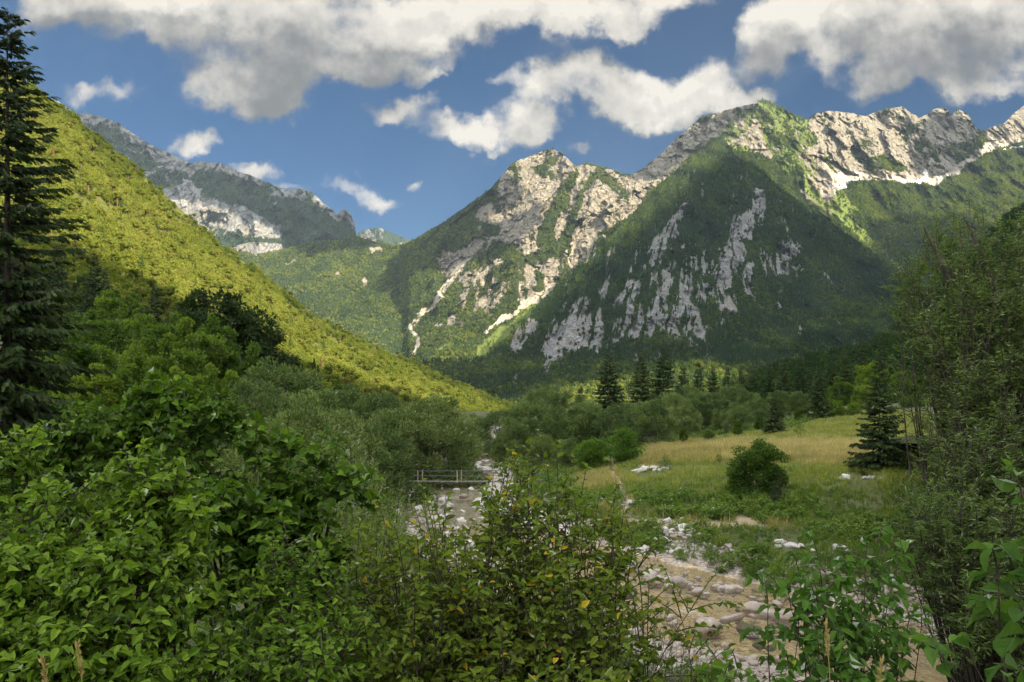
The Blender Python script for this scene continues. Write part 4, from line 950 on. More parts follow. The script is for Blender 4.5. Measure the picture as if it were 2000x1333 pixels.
# ------------------------------------------------------------------ river water
wm, Nw = new_mat("clear shallow water")
pw = Nw.n('ShaderNodeNewGeometry').outputs['Position']
stream = Nw.v('MULTIPLY', pw, (1.0, .55, 1))
rip = Nw.m('ADD', Nw.m('MULTIPLY', Nw.noise(stream, 2.2, 4, .6, dist=.6), .7), Nw.m('MULTIPLY', Nw.noise(stream, 8.0, 3, .6), .3))
bw = Nw.n('ShaderNodeBump'); Nw.put(bw.inputs['Height'], rip); Nw.put(bw.inputs['Strength'], .55); Nw.put(bw.inputs['Distance'], .30)
tr = Nw.n('ShaderNodeBsdfTransparent'); Nw.put(tr.inputs[0], (.93, .91, .80, 1))
gl = Nw.n('ShaderNodeBsdfGlossy'); Nw.put(gl.inputs[1], .06); Nw.t.links.new(bw.outputs[0], gl.inputs['Normal'])
fr = Nw.n('ShaderNodeFresnel'); Nw.put(fr.inputs[0], 1.33); Nw.t.links.new(bw.outputs[0], fr.inputs['Normal'])
mxw = Nw.n('ShaderNodeMixShader'); Nw.put(mxw.inputs[0], Nw.m('MULTIPLY', fr.outputs[0], 1.15)); Nw.t.links.new(tr.outputs[0], mxw.inputs[1]); Nw.t.links.new(gl.outputs[0], mxw.inputs[2])
foam = Nw.n('ShaderNodeBsdfDiffuse'); Nw.put(foam.inputs[0], (.80, .80, .76, 1))
fa = Nw.m('MULTIPLY', Nw.attr('foam').outputs['Fac'], Nw.ss(Nw.noise(stream, 9.0, 6, .7), .46, .70, 0, .75))
mf = Nw.n('ShaderNodeMixShader'); Nw.put(mf.inputs[0], fa); Nw.t.links.new(mxw.outputs[0], mf.inputs[1]); Nw.t.links.new(foam.outputs[0], mf.inputs[2])
finish(Nw, mf.outputs[0])
keep_x = (gx > -26) & (gx < 42); keep_y = (gy > 4) & (gy < 340)
WX, WY = np.meshgrid(gx[keep_x], gy[keep_y])
WZ = water_level(WY) + fbm(np.stack([WX, WY * .7, 0 * WX], -1) / 1.3, 3, 37) * .035
wpx, wpy = to_px(WX, WY, WZ)
RAP = [[(1450, 1238, 5), (1500, 1240, 7), (1560, 1246, 6), (1620, 1240, 5)], [(1330, 1190, 8), (1370, 1200, 8)], [(1290, 1125, 6), (1340, 1135, 6)], [(850, 1000, 12), (880, 975, 10)], [(1540, 1205, 6), (1600, 1212, 8)], [(830, 1020, 14), (870, 1050, 14)], [(900, 905, 8), (940, 915, 8)]]
foam_a = sstep(np.max([polydist(wpx, wpy, s) for s in RAP], 0), -.2, .7)
wd, ws_, whw = river_dist(WX, WY)
inside = (wd < whw + 2.2)
idx = grid_faces(*WX.shape); idx = idx[inside.ravel()[idx].all(1)]
used = np.unique(idx); remap = np.zeros(WX.size, int); remap[used] = np.arange(len(used))
me = new_mesh("river", np.stack([WX, WY, WZ], -1).reshape(-1, 3)[used], remap[idx], [wm], smooth=True, attrs=dict(foam=foam_a.ravel()[used]))
tag(link("river", me), kind='structure')

def surf_z(x, y):
    return float(ground_z(np.array([x]), np.array([y]), False)[0])
_LS = SHEETS["left_slope"]; _RS = SHEETS["right_slope"]
def slope_z(S, px, Y):
    c = int(np.argmin(np.abs(S['px'][0] - px))); col = S['p'][:, c]
    r = int(np.argmin(np.abs(col[:, 1] - Y))); return float(col[r, 2])
def base_z(px, Y):
    x = (px - 1000) / FPX * Y
    z = surf_z(x, Y) if Y < 900 else 0
    if px < 1050:
        zl = slope_z(_LS, px, Y)
        lo = _LS['p'][:, int(np.argmin(np.abs(_LS['px'][0] - px))), 1].min()
        if Y > lo: z = max(z, zl) if Y < lo + 60 else zl
    if px > 1490:
        c = int(np.argmin(np.abs(_RS['px'][0] - px))); lo = _RS['p'][:, c, 1].min()
        if Y > lo: z = slope_z(_RS, px, Y)
    return x, z

# ------------------------------------------------------------------ tree kinds, each with trunk and crown
m_willow = leaf_mat("grey green willow leaves", [(.045, .080, .020), (.090, .142, .036), (.155, .215, .062), (.23, .28, .105)], trans=.16, rough=.55, spec=.2)
m_broad = leaf_mat("mid green leaves", [(.036, .070, .010), (.070, .125, .015), (.110, .180, .020), (.17, .23, .032)], trans=.42, rough=.6, spec=.15)
m_bright = leaf_mat("fresh green leaves", [(.05, .10, .012), (.085, .165, .018), (.13, .22, .025)], trans=.45, rough=.6, spec=.15)
m_darkleaf = leaf_mat("dark green leaves", [(.018, .034, .010), (.034, .062, .014), (.060, .10, .020)], trans=.2, rough=.5, spec=.2)
m_spruce = leaf_mat("spruce needles", [(.016, .032, .011), (.028, .052, .016), (.052, .082, .022), (.085, .105, .030)], trans=.10, rough=.6, spec=.15)
m_bark = bark_mat("grey brown bark", (.030, .024, .018), (.11, .09, .07), 14)
m_palebark = bark_mat("pale grey bark", (.10, .09, .075), (.26, .24, .21), 14)

QLEAF = (np.array([[0, 0, 0], [.5, .45, .10], [0, 1, -.08], [-.5, .45, .10]]), np.array([[0, 1, 2], [0, 2, 3]]))
def crown(rng, puffs, per, prad, leaf, narrow, up=.55, tint0=.5, droop=0.0):
    """leaf sprays round puff centres (n,4: x,y,z,r)"""
    n = len(puffs) * per
    c = np.repeat(puffs[:, :3], per, 0); r = np.repeat(puffs[:, 3], per)
    d = rand_dirs(n, rng); k = rng.random(n) ** .45
    q = c + d * (r * k)[:, None] * np.array([1, 1, .85])
    cen = puffs[:, :3].mean(0)
    out = unit(q - cen)
    D = unit(d * .8 + out * .5 + rng.normal(size=(n, 3)) * .55 + np.array([0, 0, up - droop]))
    X, Yv, Z = frames(D, rng, up=unit(out * .8 + d * .7 + np.array([0, 0, .75]) + rng.normal(size=(n, 3)) * .5))
    S = leaf * rng.uniform(.65, 1.3, n)
    V, F, ix = place_template(QLEAF[0], QLEAF[1], q, X, Yv, Z, np.stack([S * narrow, S, S], -1))
    pt = np.repeat(rng.normal(size=len(puffs)) * .13, per)
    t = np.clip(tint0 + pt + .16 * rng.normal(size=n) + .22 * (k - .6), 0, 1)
    return V, F[0], t[ix]
def limb_paths(rng, puffs, zfork, r0, h, n_limbs, lean=(0, 0)):
    paths = []
    top = np.array([lean[0], lean[1], h * .8])
    tz = np.linspace(0, 1, 8)
    tp = np.stack([tz * top[0] + np.sin(tz * 5 + rng.random() * 6) * .012 * h, tz * top[1] + np.cos(tz * 4 + rng.random() * 6) * .012 * h, tz * top[2]], -1)
    paths.append((tp, r0 * (1 - tz * .85)))
    for i in rng.permutation(len(puffs))[:n_limbs]:
        p = puffs[i, :3]; z0 = max(zfork, p[2] * rng.uniform(.35, .7)); k = min(z0 / top[2], .95)
        a = np.array([np.interp(k, tz, tp[:, j]) for j in range(3)])
        t = np.linspace(0, 1, 6)[:, None]; mid = (a + p) / 2 + np.array([0, 0, .12 * np.linalg.norm(p - a)])
        b = a * (1 - t) ** 2 + 2 * mid * t * (1 - t) + p * t ** 2
        paths.append((b, r0 * .42 * (1 - k * .6) * (1 - t[:, 0] * .88)))
    return paths
def make_puffs(rng, n, w, h, z0, shape):
    """clump centres through an uneven crown; shape: dome, egg, column"""
    P_ = []
    ph = rng.random(4) * 6
    while len(P_) < n:
        d = rng.uniform(-1, 1, 3)
        r2 = d[0] ** 2 + d[1] ** 2
        if shape == 'dome': lim = math.sqrt(max(0, 1 - max(d[2], -.2) ** 2)) if d[2] > -.2 else .95
        elif shape == 'egg': lim = math.sqrt(max(0, 1 - d[2] ** 2)) * (1 - .25 * d[2])
        else: lim = .9 * math.sqrt(max(0, 1 - abs(d[2]) ** 3))
        a = math.atan2(d[1], d[0]); lim *= 1 + .16 * math.sin(2 * a + ph[0] + d[2] * 2) + .12 * math.sin(3 * a + ph[1] - d[2] * 3)
        rr = math.sqrt(r2)
        if rr > lim or (rr < lim * .5 and abs(d[2]) < .7 and rng.random() < .75): continue
        P_.append((d[0] * w, d[1] * w, z0 + (d[2] + 1) / 2 * (h - z0), rng.uniform(.7, 1.25)))
    return np.array(P_)
def broad_kind(name, seed, h, w, z0, n, per, leaf, narrow, mat, bark, shape='egg', r0=.16, prad=.24, up=.5, zf=.25, limbs=12, droop=0):
    rng = np.random.default_rng(seed)
    pf = make_puffs(rng, n, w * .82, h - prad * w * .7, z0, shape); pf[:, 3] *= w * prad
    V, F, t = crown(rng, pf, per, prad, leaf, narrow, up=up, droop=droop)
    tv, tf = tubes(limb_paths(rng, pf, h * zf, r0, h, limbs), 6)
    return dict(crown=new_mesh(name + " crown", V, F, [mat], attrs=dict(tint=t)), trunk=new_mesh(name + " trunk", tv, tf, [bark], smooth=True), h=h, w=w)
def spruce_kind(name, seed, h, w, whorls, nb, sprays, mat=None, fat=1.0, droop=.35, power=.9, z0=.06, ragged=.25, tw=.30, cone_low=1.0):
    """needle sprays hanging from whorled branches"""
    rng = np.random.default_rng(seed)
    pos = []; dr = []; ln = []; wd = []; paths = []; tn = []
    tz = np.linspace(0, 1, 10); paths.append((np.stack([tz * 0, tz * 0, tz * h], -1), .013 * h * (1 - tz * .96)))
    for k in range(whorls):
        f = (k + rng.uniform(-.3, .3)) / whorls; f = min(max(f, 0), .985); z = h * (z0 + (1 - z0) * f)
        L0 = w * (1 - f) ** power * (1 - .35 * max(0, .12 - f) / .12 * (1 - cone_low)) + .05 * w
        for b in range(nb):
            if rng.random() < ragged * .5: continue
            z = h * (z0 + (1 - z0) * min(.985, f + rng.uniform(-.55, .55) / whorls))
            a = b * 2 * math.pi / nb + rng.uniform(-.4, .4) + k * 1.7; L = L0 * rng.uniform(1 - ragged, 1 + ragged * .6)
            rise = (.55 * f - .18 - droop * (1 - f)) * L + rng.uniform(-.06, .06) * L
            t = np.linspace(0, 1, 6); o = np.array([math.cos(a), math.sin(a), 0])
            br = o[None] * (t * L)[:, None]; br[:, 2] = z + rise * t + .22 * L * t ** 2.4 * (1 - f) + .0 * t
            paths.append((br, .010 * L * (1 - t * .8) + .004))
            ns = max(3, int(sprays * (.35 + .65 * L / w)))
            ts = np.sort(rng.uniform(.12, 1.0, ns)); ts[-1] = 1.0
            for s in ts:
                p = np.array([np.interp(s, t, br[:, j]) for j in range(3)])
                sd = rng.choice([-1, 1]); pr = np.array([-o[1], o[0], 0]) * sd
                d = o * rng.uniform(.45, 1.0) + pr * rng.uniform(.15, 1.0) * (1 - .6 * s) + np.array([0, 0, -rng.uniform(.1, .75) * (1.15 - f)])
                pos.append(p); dr.append(d); ln.append(tw * L0 * rng.uniform(.45, 1.1) * (1 - .35 * s) + .03 * h * .25); wd.append(1); tn.append(.38 + .3 * s + .1 * rng.normal())
    pos = np.array(pos); D = unit(np.array(dr)); ln = np.array(ln); n = len(pos)
    # a spray: a ragged tapering blade with side teeth, bent down
    T = np.array([[0, 0, 0], [.16, .22, -.02], [.09, .34, -.01], [.17, .55, -.08], [.07, .66, -.08], [.08, .86, -.16], [0, 1, -.24], [-.08, .86, -.16], [-.07, .66, -.08], [-.17, .55, -.08], [-.09, .34, -.01], [-.16, .22, -.02]])
    TF = np.array([[0, 1, 2], [0, 2, 10], [0, 10, 11], [2, 3, 4], [2, 4, 8], [2, 8, 10], [10, 8, 9], [4, 5, 6], [4, 6, 8], [8, 6, 7]])
    X, Yv, Z = frames(D, rng, roll=rng.uniform(-1.5, 1.5, n))
    V, F, ix = place_template(T, TF, pos, X, Yv, Z, np.stack([ln * fat * rng.uniform(.9, 1.7, n), ln, ln], -1))
    tint = np.clip(np.array(tn), 0, 1)[ix]
    tv, tf = tubes(paths, 5)
    return dict(crown=new_mesh(name + " needles", V, F[0], [mat or m_spruce], attrs=dict(tint=tint)), trunk=new_mesh(name + " trunk", tv, tf, [m_bark], smooth=True), h=h, w=w)

KW = [broad_kind("willow", s, 9, w, .3, 90, 170, .34, .40, m_willow, m_bark, 'dome', .16, .20, up=.75, limbs=16) for s, w in ((201, 4.4), (202, 4.0), (203, 5.0), (204, 3.6), (205, 4.6))]
KB = [broad_kind("broadleaf", s, 13, w, 1.6, 80, 120, .38, .66, m_broad, m_palebark, 'egg', .17, .21, up=.35, limbs=18) for s, w in ((211, 4.2), (212, 3.6), (213, 4.8), (214, 3.2))]
KD = [broad_kind("dark broadleaf", s, 13, w, 2.2, 54, 80, .44, .64, m_darkleaf, m_bark, 'egg', .16, .24, up=.3, limbs=18) for s, w in ((221, 3.8), (222, 3.1), (223, 4.3))]
KG = [broad_kind("fresh green tree", s, 6, w, .4, 50, 110, .26, .66, m_bright, m_bark, 'egg', .10, .28, up=.35, limbs=12) for s, w in ((231, 2.8), (232, 2.4))]
KS = [spruce_kind("spruce", s, 14, w, 40, 7, 24, ragged=rg, tw=.30, fat=1.6, power=.72) for s, w, rg in ((241, 2.9, .25), (242, 2.5, .35), (243, 3.3, .3), (244, 2.3, .3))]
def plant_tree(name, kind, px, Y, top=None, h=None, label=None, cat="tree", group=None, sx=1.0, rz=None, z=None, sink=.15):
    rng = np.random.default_rng(int(abs(px) * 13 + Y * 7) % 99991)
    x, zb = base_z(px, Y)
    if z is not None: zb = z
    if h is None: h = CAMZ + (HZ - top) / FPX * Y - zb
    s = h / kind['h']
    e_ = thing(name, label, cat, (x, Y, zb - sink * min(1, h / 6)), rng.uniform(0, 6.28) if rz is None else rz, group)
    e_.scale = (s * sx, s * sx, s)
    link("trunk", kind['trunk'], e_); link("crown", kind['crown'], e_)
    return e_

# ------------------------------------------------------------------ planting: every tree that can be told apart
def row(name, kinds, lst, label, group, cat="tree", sx=1.0):
    for i, (px, top, Y) in enumerate(lst):
        plant_tree(name, kinds[(i * 7 + int(px)) % len(kinds)], px, Y, top=top, label=label, cat=cat, group=group, sx=sx * (1 + .12 * math.sin(px)))
row("broadleaf_tree", KB, [(60, 640, 62), (140, 640, 66), (230, 630, 78), (165, 590, 98), (250, 585, 122), (330, 600, 112), (290, 650, 88), (380, 610, 95), (345, 640, 74), (420, 610, 102), (470, 640, 100), (400, 700, 66), (470, 700, 80), (330, 705, 60), (255, 700, 60), (190, 700, 54), (530, 690, 98), (565, 715, 112), (100, 560, 110), (210, 560, 135), (90, 700, 52), (150, 720, 48), (-30, 640, 70)],
    "shaded mid green broadleaf tree in the wood between the tall left spruce and the willows", "broadleaf trees in the shaded wood at left")
row("dark_broadleaf_tree", KD, [(405, 556, 124), (440, 562, 128), (495, 596, 130), (532, 628, 134), (465, 590, 128), (370, 585, 135)],
    "dark open crowned tree standing against the sunlit slope along the shadow line", "dark trees along the shadow line at left")
row("spruce_tree", KS, [(186, 498, 150), (206, 520, 145), (112, 476, 160), (345, 590, 150)], "small dark spruce rising out of the broadleaf wood right of the tall left spruce", "small spruces in the left wood", "spruce", .9)
plant_tree("spruce_tree", KS[1], 302, 142, top=552, label="single dark pointed spruce on the shadow line halfway up the left slope", cat="spruce")
row("willow_tree", KW, [(560, 692, 74), (500, 735, 62), (625, 772, 56), (690, 792, 64), (640, 750, 84), (735, 815, 72), (745, 760, 125), (690, 745, 112), (600, 740, 66), (905, 800, 140), (930, 808, 175), (780, 790, 92), (560, 780, 46), (650, 830, 47), (720, 860, 55)],
    "grey green willow in the thicket on the left bank of the river", "willows on the left bank", "willow")
plant_tree("willow_tree", KW[2], 835, 96, top=765, label="broad dome shaped willow just behind the footbridge", cat="willow", sx=1.15)
plant_tree("willow_tree", KW[0], 880, 108, top=790, label="lower willow leaning over the left bank beyond the footbridge", cat="willow")
row("willow_tree", KW, [(1030, 772, 130), (975, 795, 158), (1060, 748, 165), (1100, 757, 172), (1010, 808, 118), (1140, 775, 150), (1060, 845, 98), (1110, 850, 92), (985, 835, 125), (1085, 800, 118)],
    "grey green willow in the grove on the right bank beyond the footbridge", "willows on the right bank", "willow")
row("willow_tree", KW, [(1170, 795, 150), (1215, 782, 142), (1335, 785, 138), (1372, 772, 150), (1405, 795, 132), (1442, 790, 128), (1310, 762, 180), (1460, 760, 172), (1520, 757, 165), (1240, 800, 132), (1430, 745, 215), (1345, 748, 200), (1480, 775, 145), (1390, 760, 180), (1560, 760, 160)],
    "dull green willow in the tree belt along the back edge of the meadow", "willows behind the meadow", "willow")
plant_tree("willow_tree", KW[4], 1272, 118, top=772, label="large round willow standing forward at the left end of the tree belt behind the meadow", cat="willow", sx=1.05)
row("broadleaf_tree", KB, [(1335, 832, 114), (1560, 795, 126), (1620, 762, 132), (1655, 772, 126), (1485, 808, 120), (1690, 735, 145), (1750, 705, 155), (1820, 715, 145), (1700, 690, 175), (1440, 815, 116), (1780, 760, 130), (1385, 835, 113), (1860, 700, 150), (1930, 690, 150), (1990, 680, 150), (1640, 730, 180)],
    "leafy green broadleaf tree among the spruces along the upper right edge of the meadow", "broadleaf trees behind the meadow", "tree")
plant_tree("broadleaf_tree", KG[0], 1213, 88, top=829, label="fresh bright green rounded tree at the left end of the meadow", sx=1.2)
plant_tree("broadleaf_tree", KG[1], 1152, 86, top=850, label="bushy green tree left of the bright green one beside the path", sx=1.3)
for px, Y, top, lb in ((1190, 196, 688, "leftmost of the three tall dark spruces rising above the willows"), (1252, 190, 686, "middle one of the three tall dark spruces rising above the willows"), (1296, 200, 676, "rightmost and tallest of the three dark spruces rising above the willows")):
    plant_tree("spruce_tree", KS[2] if px != 1252 else KS[0], px, Y, top=top, label=lb, cat="spruce", sx=1.05)
plant_tree("spruce_tree", KS[3], 1134, 205, top=752, label="small thin spruce poking out of the willows left of the three tall spruces", cat="spruce")
row("spruce_tree", KS, [(1365, 706, 232), (1420, 716, 242), (1392, 714, 255), (1335, 712, 262), (1470, 714, 222), (1502, 700, 232), (1530, 698, 205), (1562, 690, 196), (1625, 688, 205), (1650, 678, 190), (1682, 660, 196), (1722, 655, 178), (1448, 720, 240), (1580, 705, 215)],
    "dark spruce in the row of spruces along the skyline of the tree belt", "spruces along the tree belt", "spruce", .95)
plant_tree("spruce_tree", KS[0], 1600, 128, top=716, label="wide dark spruce standing at the top corner of the meadow", cat="spruce", sx=1.15)
plant_tree("spruce_tree", KS[2], 1512, 113, top=768, label="dark shaggy spruce at the back edge of the meadow behind the round bush", cat="spruce", sx=1.2)
# slope trees beyond: the nearest ones that still show as single trees
rng = np.random.default_rng(300)
S = _LS; cand = []
q, px_, py_, r_, c_ = scatter_sheet("left_slope", 900, sstep(S['p'][..., 1], 128, 150) * sstep(S['p'][..., 1], 262, 245), rng)
ok = (px_ > -60) & (px_ < 840)
for (x, y, z), px in list(zip(q[ok], px_[ok]))[:150]:
    k = rng.random(); hh = rng.uniform(7, 12)
    kind = KB[rng.integers(len(KB))] if k < .62 else (KD[rng.integers(len(KD))] if k < .85 else KS[rng.integers(len(KS))])
    nm = "spruce_tree" if k >= .85 else "broadleaf_tree"
    e_ = thing(nm, "shaded spruce on the foot of the left slope below the sunlit part" if k >= .85 else "shaded broadleaf tree on the foot of the left slope below the sunlit part",
               "spruce" if k >= .85 else "tree", (x, y, z - .3), rng.uniform(0, 6.28), "spruces at the foot of the left slope" if k >= .85 else "broadleaf trees at the foot of the left slope", hh / kind['h'])
    link("trunk", kind['trunk'], e_); link("crown", kind['crown'], e_)
# the tall spruce at the left edge
hero = spruce_kind("tall spruce", 401, 22.5, 3.7, 62, 9, 44, droop=.40, power=.62, ragged=.46, tw=.17, z0=.05)
plant_tree("spruce_tree", hero, 14, 33, top=8, label="very tall drooping spruce at the left edge of the view", cat="spruce", rz=.4)
side = spruce_kind("lone spruce", 402, 10, 2.3, 34, 8, 40, droop=.2, power=.85, ragged=.28, tw=.24, fat=1.4)
plant_tree("spruce_tree", side, 1718, 60, top=688, label="lone dark spruce on the right of the meadow beside the big willow", cat="spruce")
young = spruce_kind("young spruce", 403, 3, 1.2, 14, 7, 22, droop=.15, ragged=.2, tw=.22, z0=.0)
plant_tree("spruce_tree", young, 1520, 52.0, top=922, label="young low spruce nestled against the round bush on the meadow", cat="spruce", sx=1.15)
bush = broad_kind("round hazel bush", 404, 4.6, 2.0, .1, 90, 190, .16, .70, m_broad, m_bark, 'dome', .05, .26, up=.4, limbs=20)
plant_tree("hazel_bush", bush, 1478, 54.5, top=852, label="dense rounded hazel bush alone in the middle of the meadow", cat="bush", sx=1.2)
sap = broad_kind("thin sapling", 405, 2.4, .45, .5, 12, 26, .12, .6, m_broad, m_bark, 'egg', .02, .5, up=.4, limbs=8)
plant_tree("sapling", sap, 1405, 72, top=876, label="thin sapling standing in the dry grass left of the hazel bush", cat="sapling")
plant_tree("sapling", sap, 1563, 98, top=808, label="slim sapling on the grassy rise below the wide dark spruce", cat="sapling")
plant_tree("sapling", sap, 1300, 74, top=884, label="sparse young sapling behind the pale rocks on the meadow", cat="sapling", sx=1.6)
# low bank bushes
lowb = [broad_kind("bank bush", 410 + i, 1.4, .95, .05, 30, 80, .085, .7, m, m_bark, 'dome', .015, .3, up=.5, limbs=8) for i, m in enumerate((m_broad, m_bright, m_darkleaf))]
for (px, top, Y, k, sx, lb) in ((1410, 1090, 40.5, 2, 1.5, "dense low bush overhanging the stony right bank"), (1330, 1072, 43.5, 1, 1.1, "bright leafy plant at the right bank above the white stones"), (1470, 1095, 38.5, 0, 1.3, "leafy bush on the bank right of the overhanging one"), (1230, 1045, 49, 2, 1.6, "dark rounded bush at the river bend behind the yellow leaved shrub"),
        (1185, 1010, 53, 0, 1.2, "low grey leaved bush left of the trodden path"), (700, 940, 60, 0, 1.5, "dark low bush left of the footbridge on the bank"), (820, 937, 77, 0, 1.4, "green leafy bush under the left end of the footbridge"), (1390, 1045, 47, 0, 1.0, "small leafy bush on the green terrace"), (1530, 1100, 37, 1, 1.4, "leafy plant patch on the bank behind the right sapling"), (1600, 1120, 35, 0, 1.6, "broad bush on the bank right of the sapling's top")):
    plant_tree("bank_bush", lowb[k], px, Y, top=top, label=lb, cat="bush", sx=sx, sink=.05)

# ------------------------------------------------------------------ stones and pale rocks
def stone_mat(name, ca, cb, cc, moss=0.0):
    m, N = new_mat(name)
    tcn = N.n('ShaderNodeTexCoord'); oi = N.n('ShaderNodeObjectInfo')
    p = N.v('ADD', tcn.outputs['Object'], N.v('SCALE', (13.0, 7.0, 3.0), oi.outputs['Random']))
    f = N.noise(p, 3.0, 6, .65); g = N.noise(p, 14.0, 5, .7)
    col = N.mix(oi.outputs['Random'], (*ca, 1), (*cb, 1))
    col = N.mix(N.ss(f, .45, .7), col, (*cc, 1))
    col = N.mix(N.ss(g, .35, .75, 0, .55), col, N.mix(.5, col, (.14, .12, .10, 1)))
    if moss:
        nrm = N.n('ShaderNodeSeparateXYZ'); N.t.links.new(N.n('ShaderNodeNewGeometry').outputs['Normal'], nrm.inputs[0])
        col = N.mix(N.m('MULTIPLY', N.ss(N.m('ADD', nrm.outputs[2], N.m('MULTIPLY', f, .6)), .7, 1.1), moss), col, (.06, .075, .02, 1))
    b = N.n('ShaderNodeBsdfPrincipled'); N.put(b.inputs['Base Color'], col); N.put(b.inputs['Roughness'], .78)
    bm = N.n('ShaderNodeBump'); N.put(bm.inputs['Height'], N.m('ADD', N.m('MULTIPLY', f, .6), N.m('MULTIPLY', g, .3))); N.put(bm.inputs['Strength'], .6); N.put(bm.inputs['Distance'], .06)
    N.t.links.new(bm.outputs[0], b.inputs['Normal'])
    finish(N, b.outputs[0]); return m
m_stone = stone_mat("pale river stone", (.30, .245, .20), (.50, .46, .42), (.34, .26, .205))
m_tan = stone_mat("reddish wet river stone", (.27, .205, .16), (.40, .325, .27), (.46, .42, .38))
m_moss = stone_mat("mossy river stone", (.15, .11, .075), (.20, .15, .10), (.10, .09, .05), moss=.9)
m_white = stone_mat("white limestone block", (.54, .52, .48), (.64, .62, .58), (.33, .31, .28))
def stone_mesh(name, seed, mat, sub=ICO3, flat=.62, ang=.0):
    V, F = sub; rng = np.random.default_rng(seed)
    r = 1 + .38 * fbm(V * 1.1 + seed * 3.1, 2, seed) + .13 * fbm(V * 2.8 + seed, 3, seed + 1)
    v = V * r[:, None]
    if ang:                                      # broken block: cut by random planes
        for k in range(9):
            d = rand_dirs(1, rng)[0]; lim = rng.uniform(.45, .8); s = v @ d
            v = v - d[None] * np.maximum(s - lim, 0)[:, None] * ang
    v = v * np.array([1, rng.uniform(.65, .9), flat * rng.uniform(.85, 1.15)])
    return new_mesh(name, v, F, [mat], smooth=True)
ST_P = [stone_mesh("river stone", 500 + i, m_stone, ang=(.55 if i % 2 else .25), flat=.58) for i in range(8)]
ST_T = [stone_mesh("tan river stone", 520 + i, m_tan, ang=(.5 if i % 2 else .2), flat=.55) for i in range(5)]
ST_M = [stone_mesh("mossy stone", 540 + i, m_moss) for i in range(2)]
RK = [stone_mesh("limestone block", 560 + i, m_white, flat=.7, ang=.95) for i in range(6)]
def stone(name, me, x, y, r, label, group=None, sink=.3, z=None, cat="stone", rng=RNG):
    zz = surf_z(x, y) if z is None else z
    o = link(name, me, None, (x, y, zz + r * (.55 - sink)), rng.uniform(0, 6.28), r)
    o.rotation_euler = (rng.uniform(-.25, .25), rng.uniform(-.25, .25), rng.uniform(0, 6.28))
    return tag(o, label, cat, group)
def px_on_ground(px, py, z=None):
    """walk down the sight line until it meets the ground"""
    Y = np.linspace(16, 140, 1200); x = (px - 1000) / FPX * Y; zl = CAMZ + (HZ - py) / FPX * Y
    g = ground_z(x, Y, False) if z is None else np.full_like(Y, z)
    hit = np.nonzero(zl <= np.maximum(g, water_level(Y)))[0]
    i = hit[0] if len(hit) else len(Y) - 1
    return x[i], Y[i]
rng = np.random.default_rng(55)
# boulders one can point to in the stream
for (px, py, wpx, me, nm, lb) in (
    (1385, 1228, 92, ST_T[0], "boulder", "large two tone grey and pink boulder at the near edge of the stream"),
    (1463, 1228, 56, ST_M[0], "boulder", "dark brown wet boulder with moss right of the two tone boulder"),
    (1482, 1256, 30, ST_M[1], "stone", "small dark mossy stone in the rapid below the dark boulder"),
    (1426, 1208, 56, ST_T[1], "stone", "pinkish flat stone in midstream above the mossy boulder"),
    (1468, 1188, 66, ST_T[2], "boulder", "tall rounded pinkish boulder in midstream left of the sapling"),
    (1497, 1196, 40, ST_P[0], "stone", "pale round stone touching the right side of the tall pinkish boulder"),
    (1472, 1202, 32, ST_T[3], "stone", "small tan stone at the foot of the tall pinkish boulder"),
    (1532, 1206, 60, ST_T[4], "boulder", "low reddish boulder with dark wet base left of the sapling stems"),
    (1364, 1156, 48, ST_T[0], "boulder", "upright round brown boulder at the water's edge below the overhanging bush"),
    (1328, 1136, 50, ST_P[1], "boulder", "large pale grey boulder on the stony bank left of the upright brown one"),
    (1282, 1138, 58, ST_T[2], "boulder", "long tan boulder at the water's edge behind the yellow leaved shrub's tip"),
    (1266, 1122, 44, ST_P[2], "boulder", "whitish lumpy boulder on the bank just above the long tan one"),
    (1425, 1150, 44, ST_P[3], "boulder", "pale angular boulder beneath the overhanging bank bush"),
    (1402, 1146, 36, ST_P[4], "stone", "grey stone left of the pale angular boulder beneath the bush"),
    (1225, 1104, 52, ST_P[5], "boulder", "broad white boulder at the top of the stony bank"),
    (1222, 1158, 60, ST_M[0], "boulder", "dark reddish rock with a branch lying on it in the water"),
    (1560, 1236, 40, ST_T[1], "stone", "orange brown stone standing in the rapid beside the sapling"),
    (1520, 1286, 40, ST_T[2], "stone", "flat pale stone in the shallow water above the near gravel"),
    (1590, 1292, 54, ST_M[1], "boulder", "low dark boulder in the shallows left of the sapling's base"),
    (1600, 1205, 44, ST_T[3], "stone", "brown stone in the water between the sapling's stems"),
    (1640, 1210, 50, ST_P[2], "stone", "grey pink stone near the far bank right of the sapling's stems"),
    (862, 1040, 70, ST_P[3], "boulder", "big grey boulder in the turquoise pool below the footbridge"),
    (905, 970, 26, ST_T[0], "boulder", "round brown boulder in the stream just below the footbridge")):
    x, y = px_on_ground(px, py); r = wpx * .40 / FPX * y
    stone(nm, me, x, y, r, lb, sink=.28, z=max(surf_z(x, y), water_level(y) - .15), cat=nm, rng=rng)
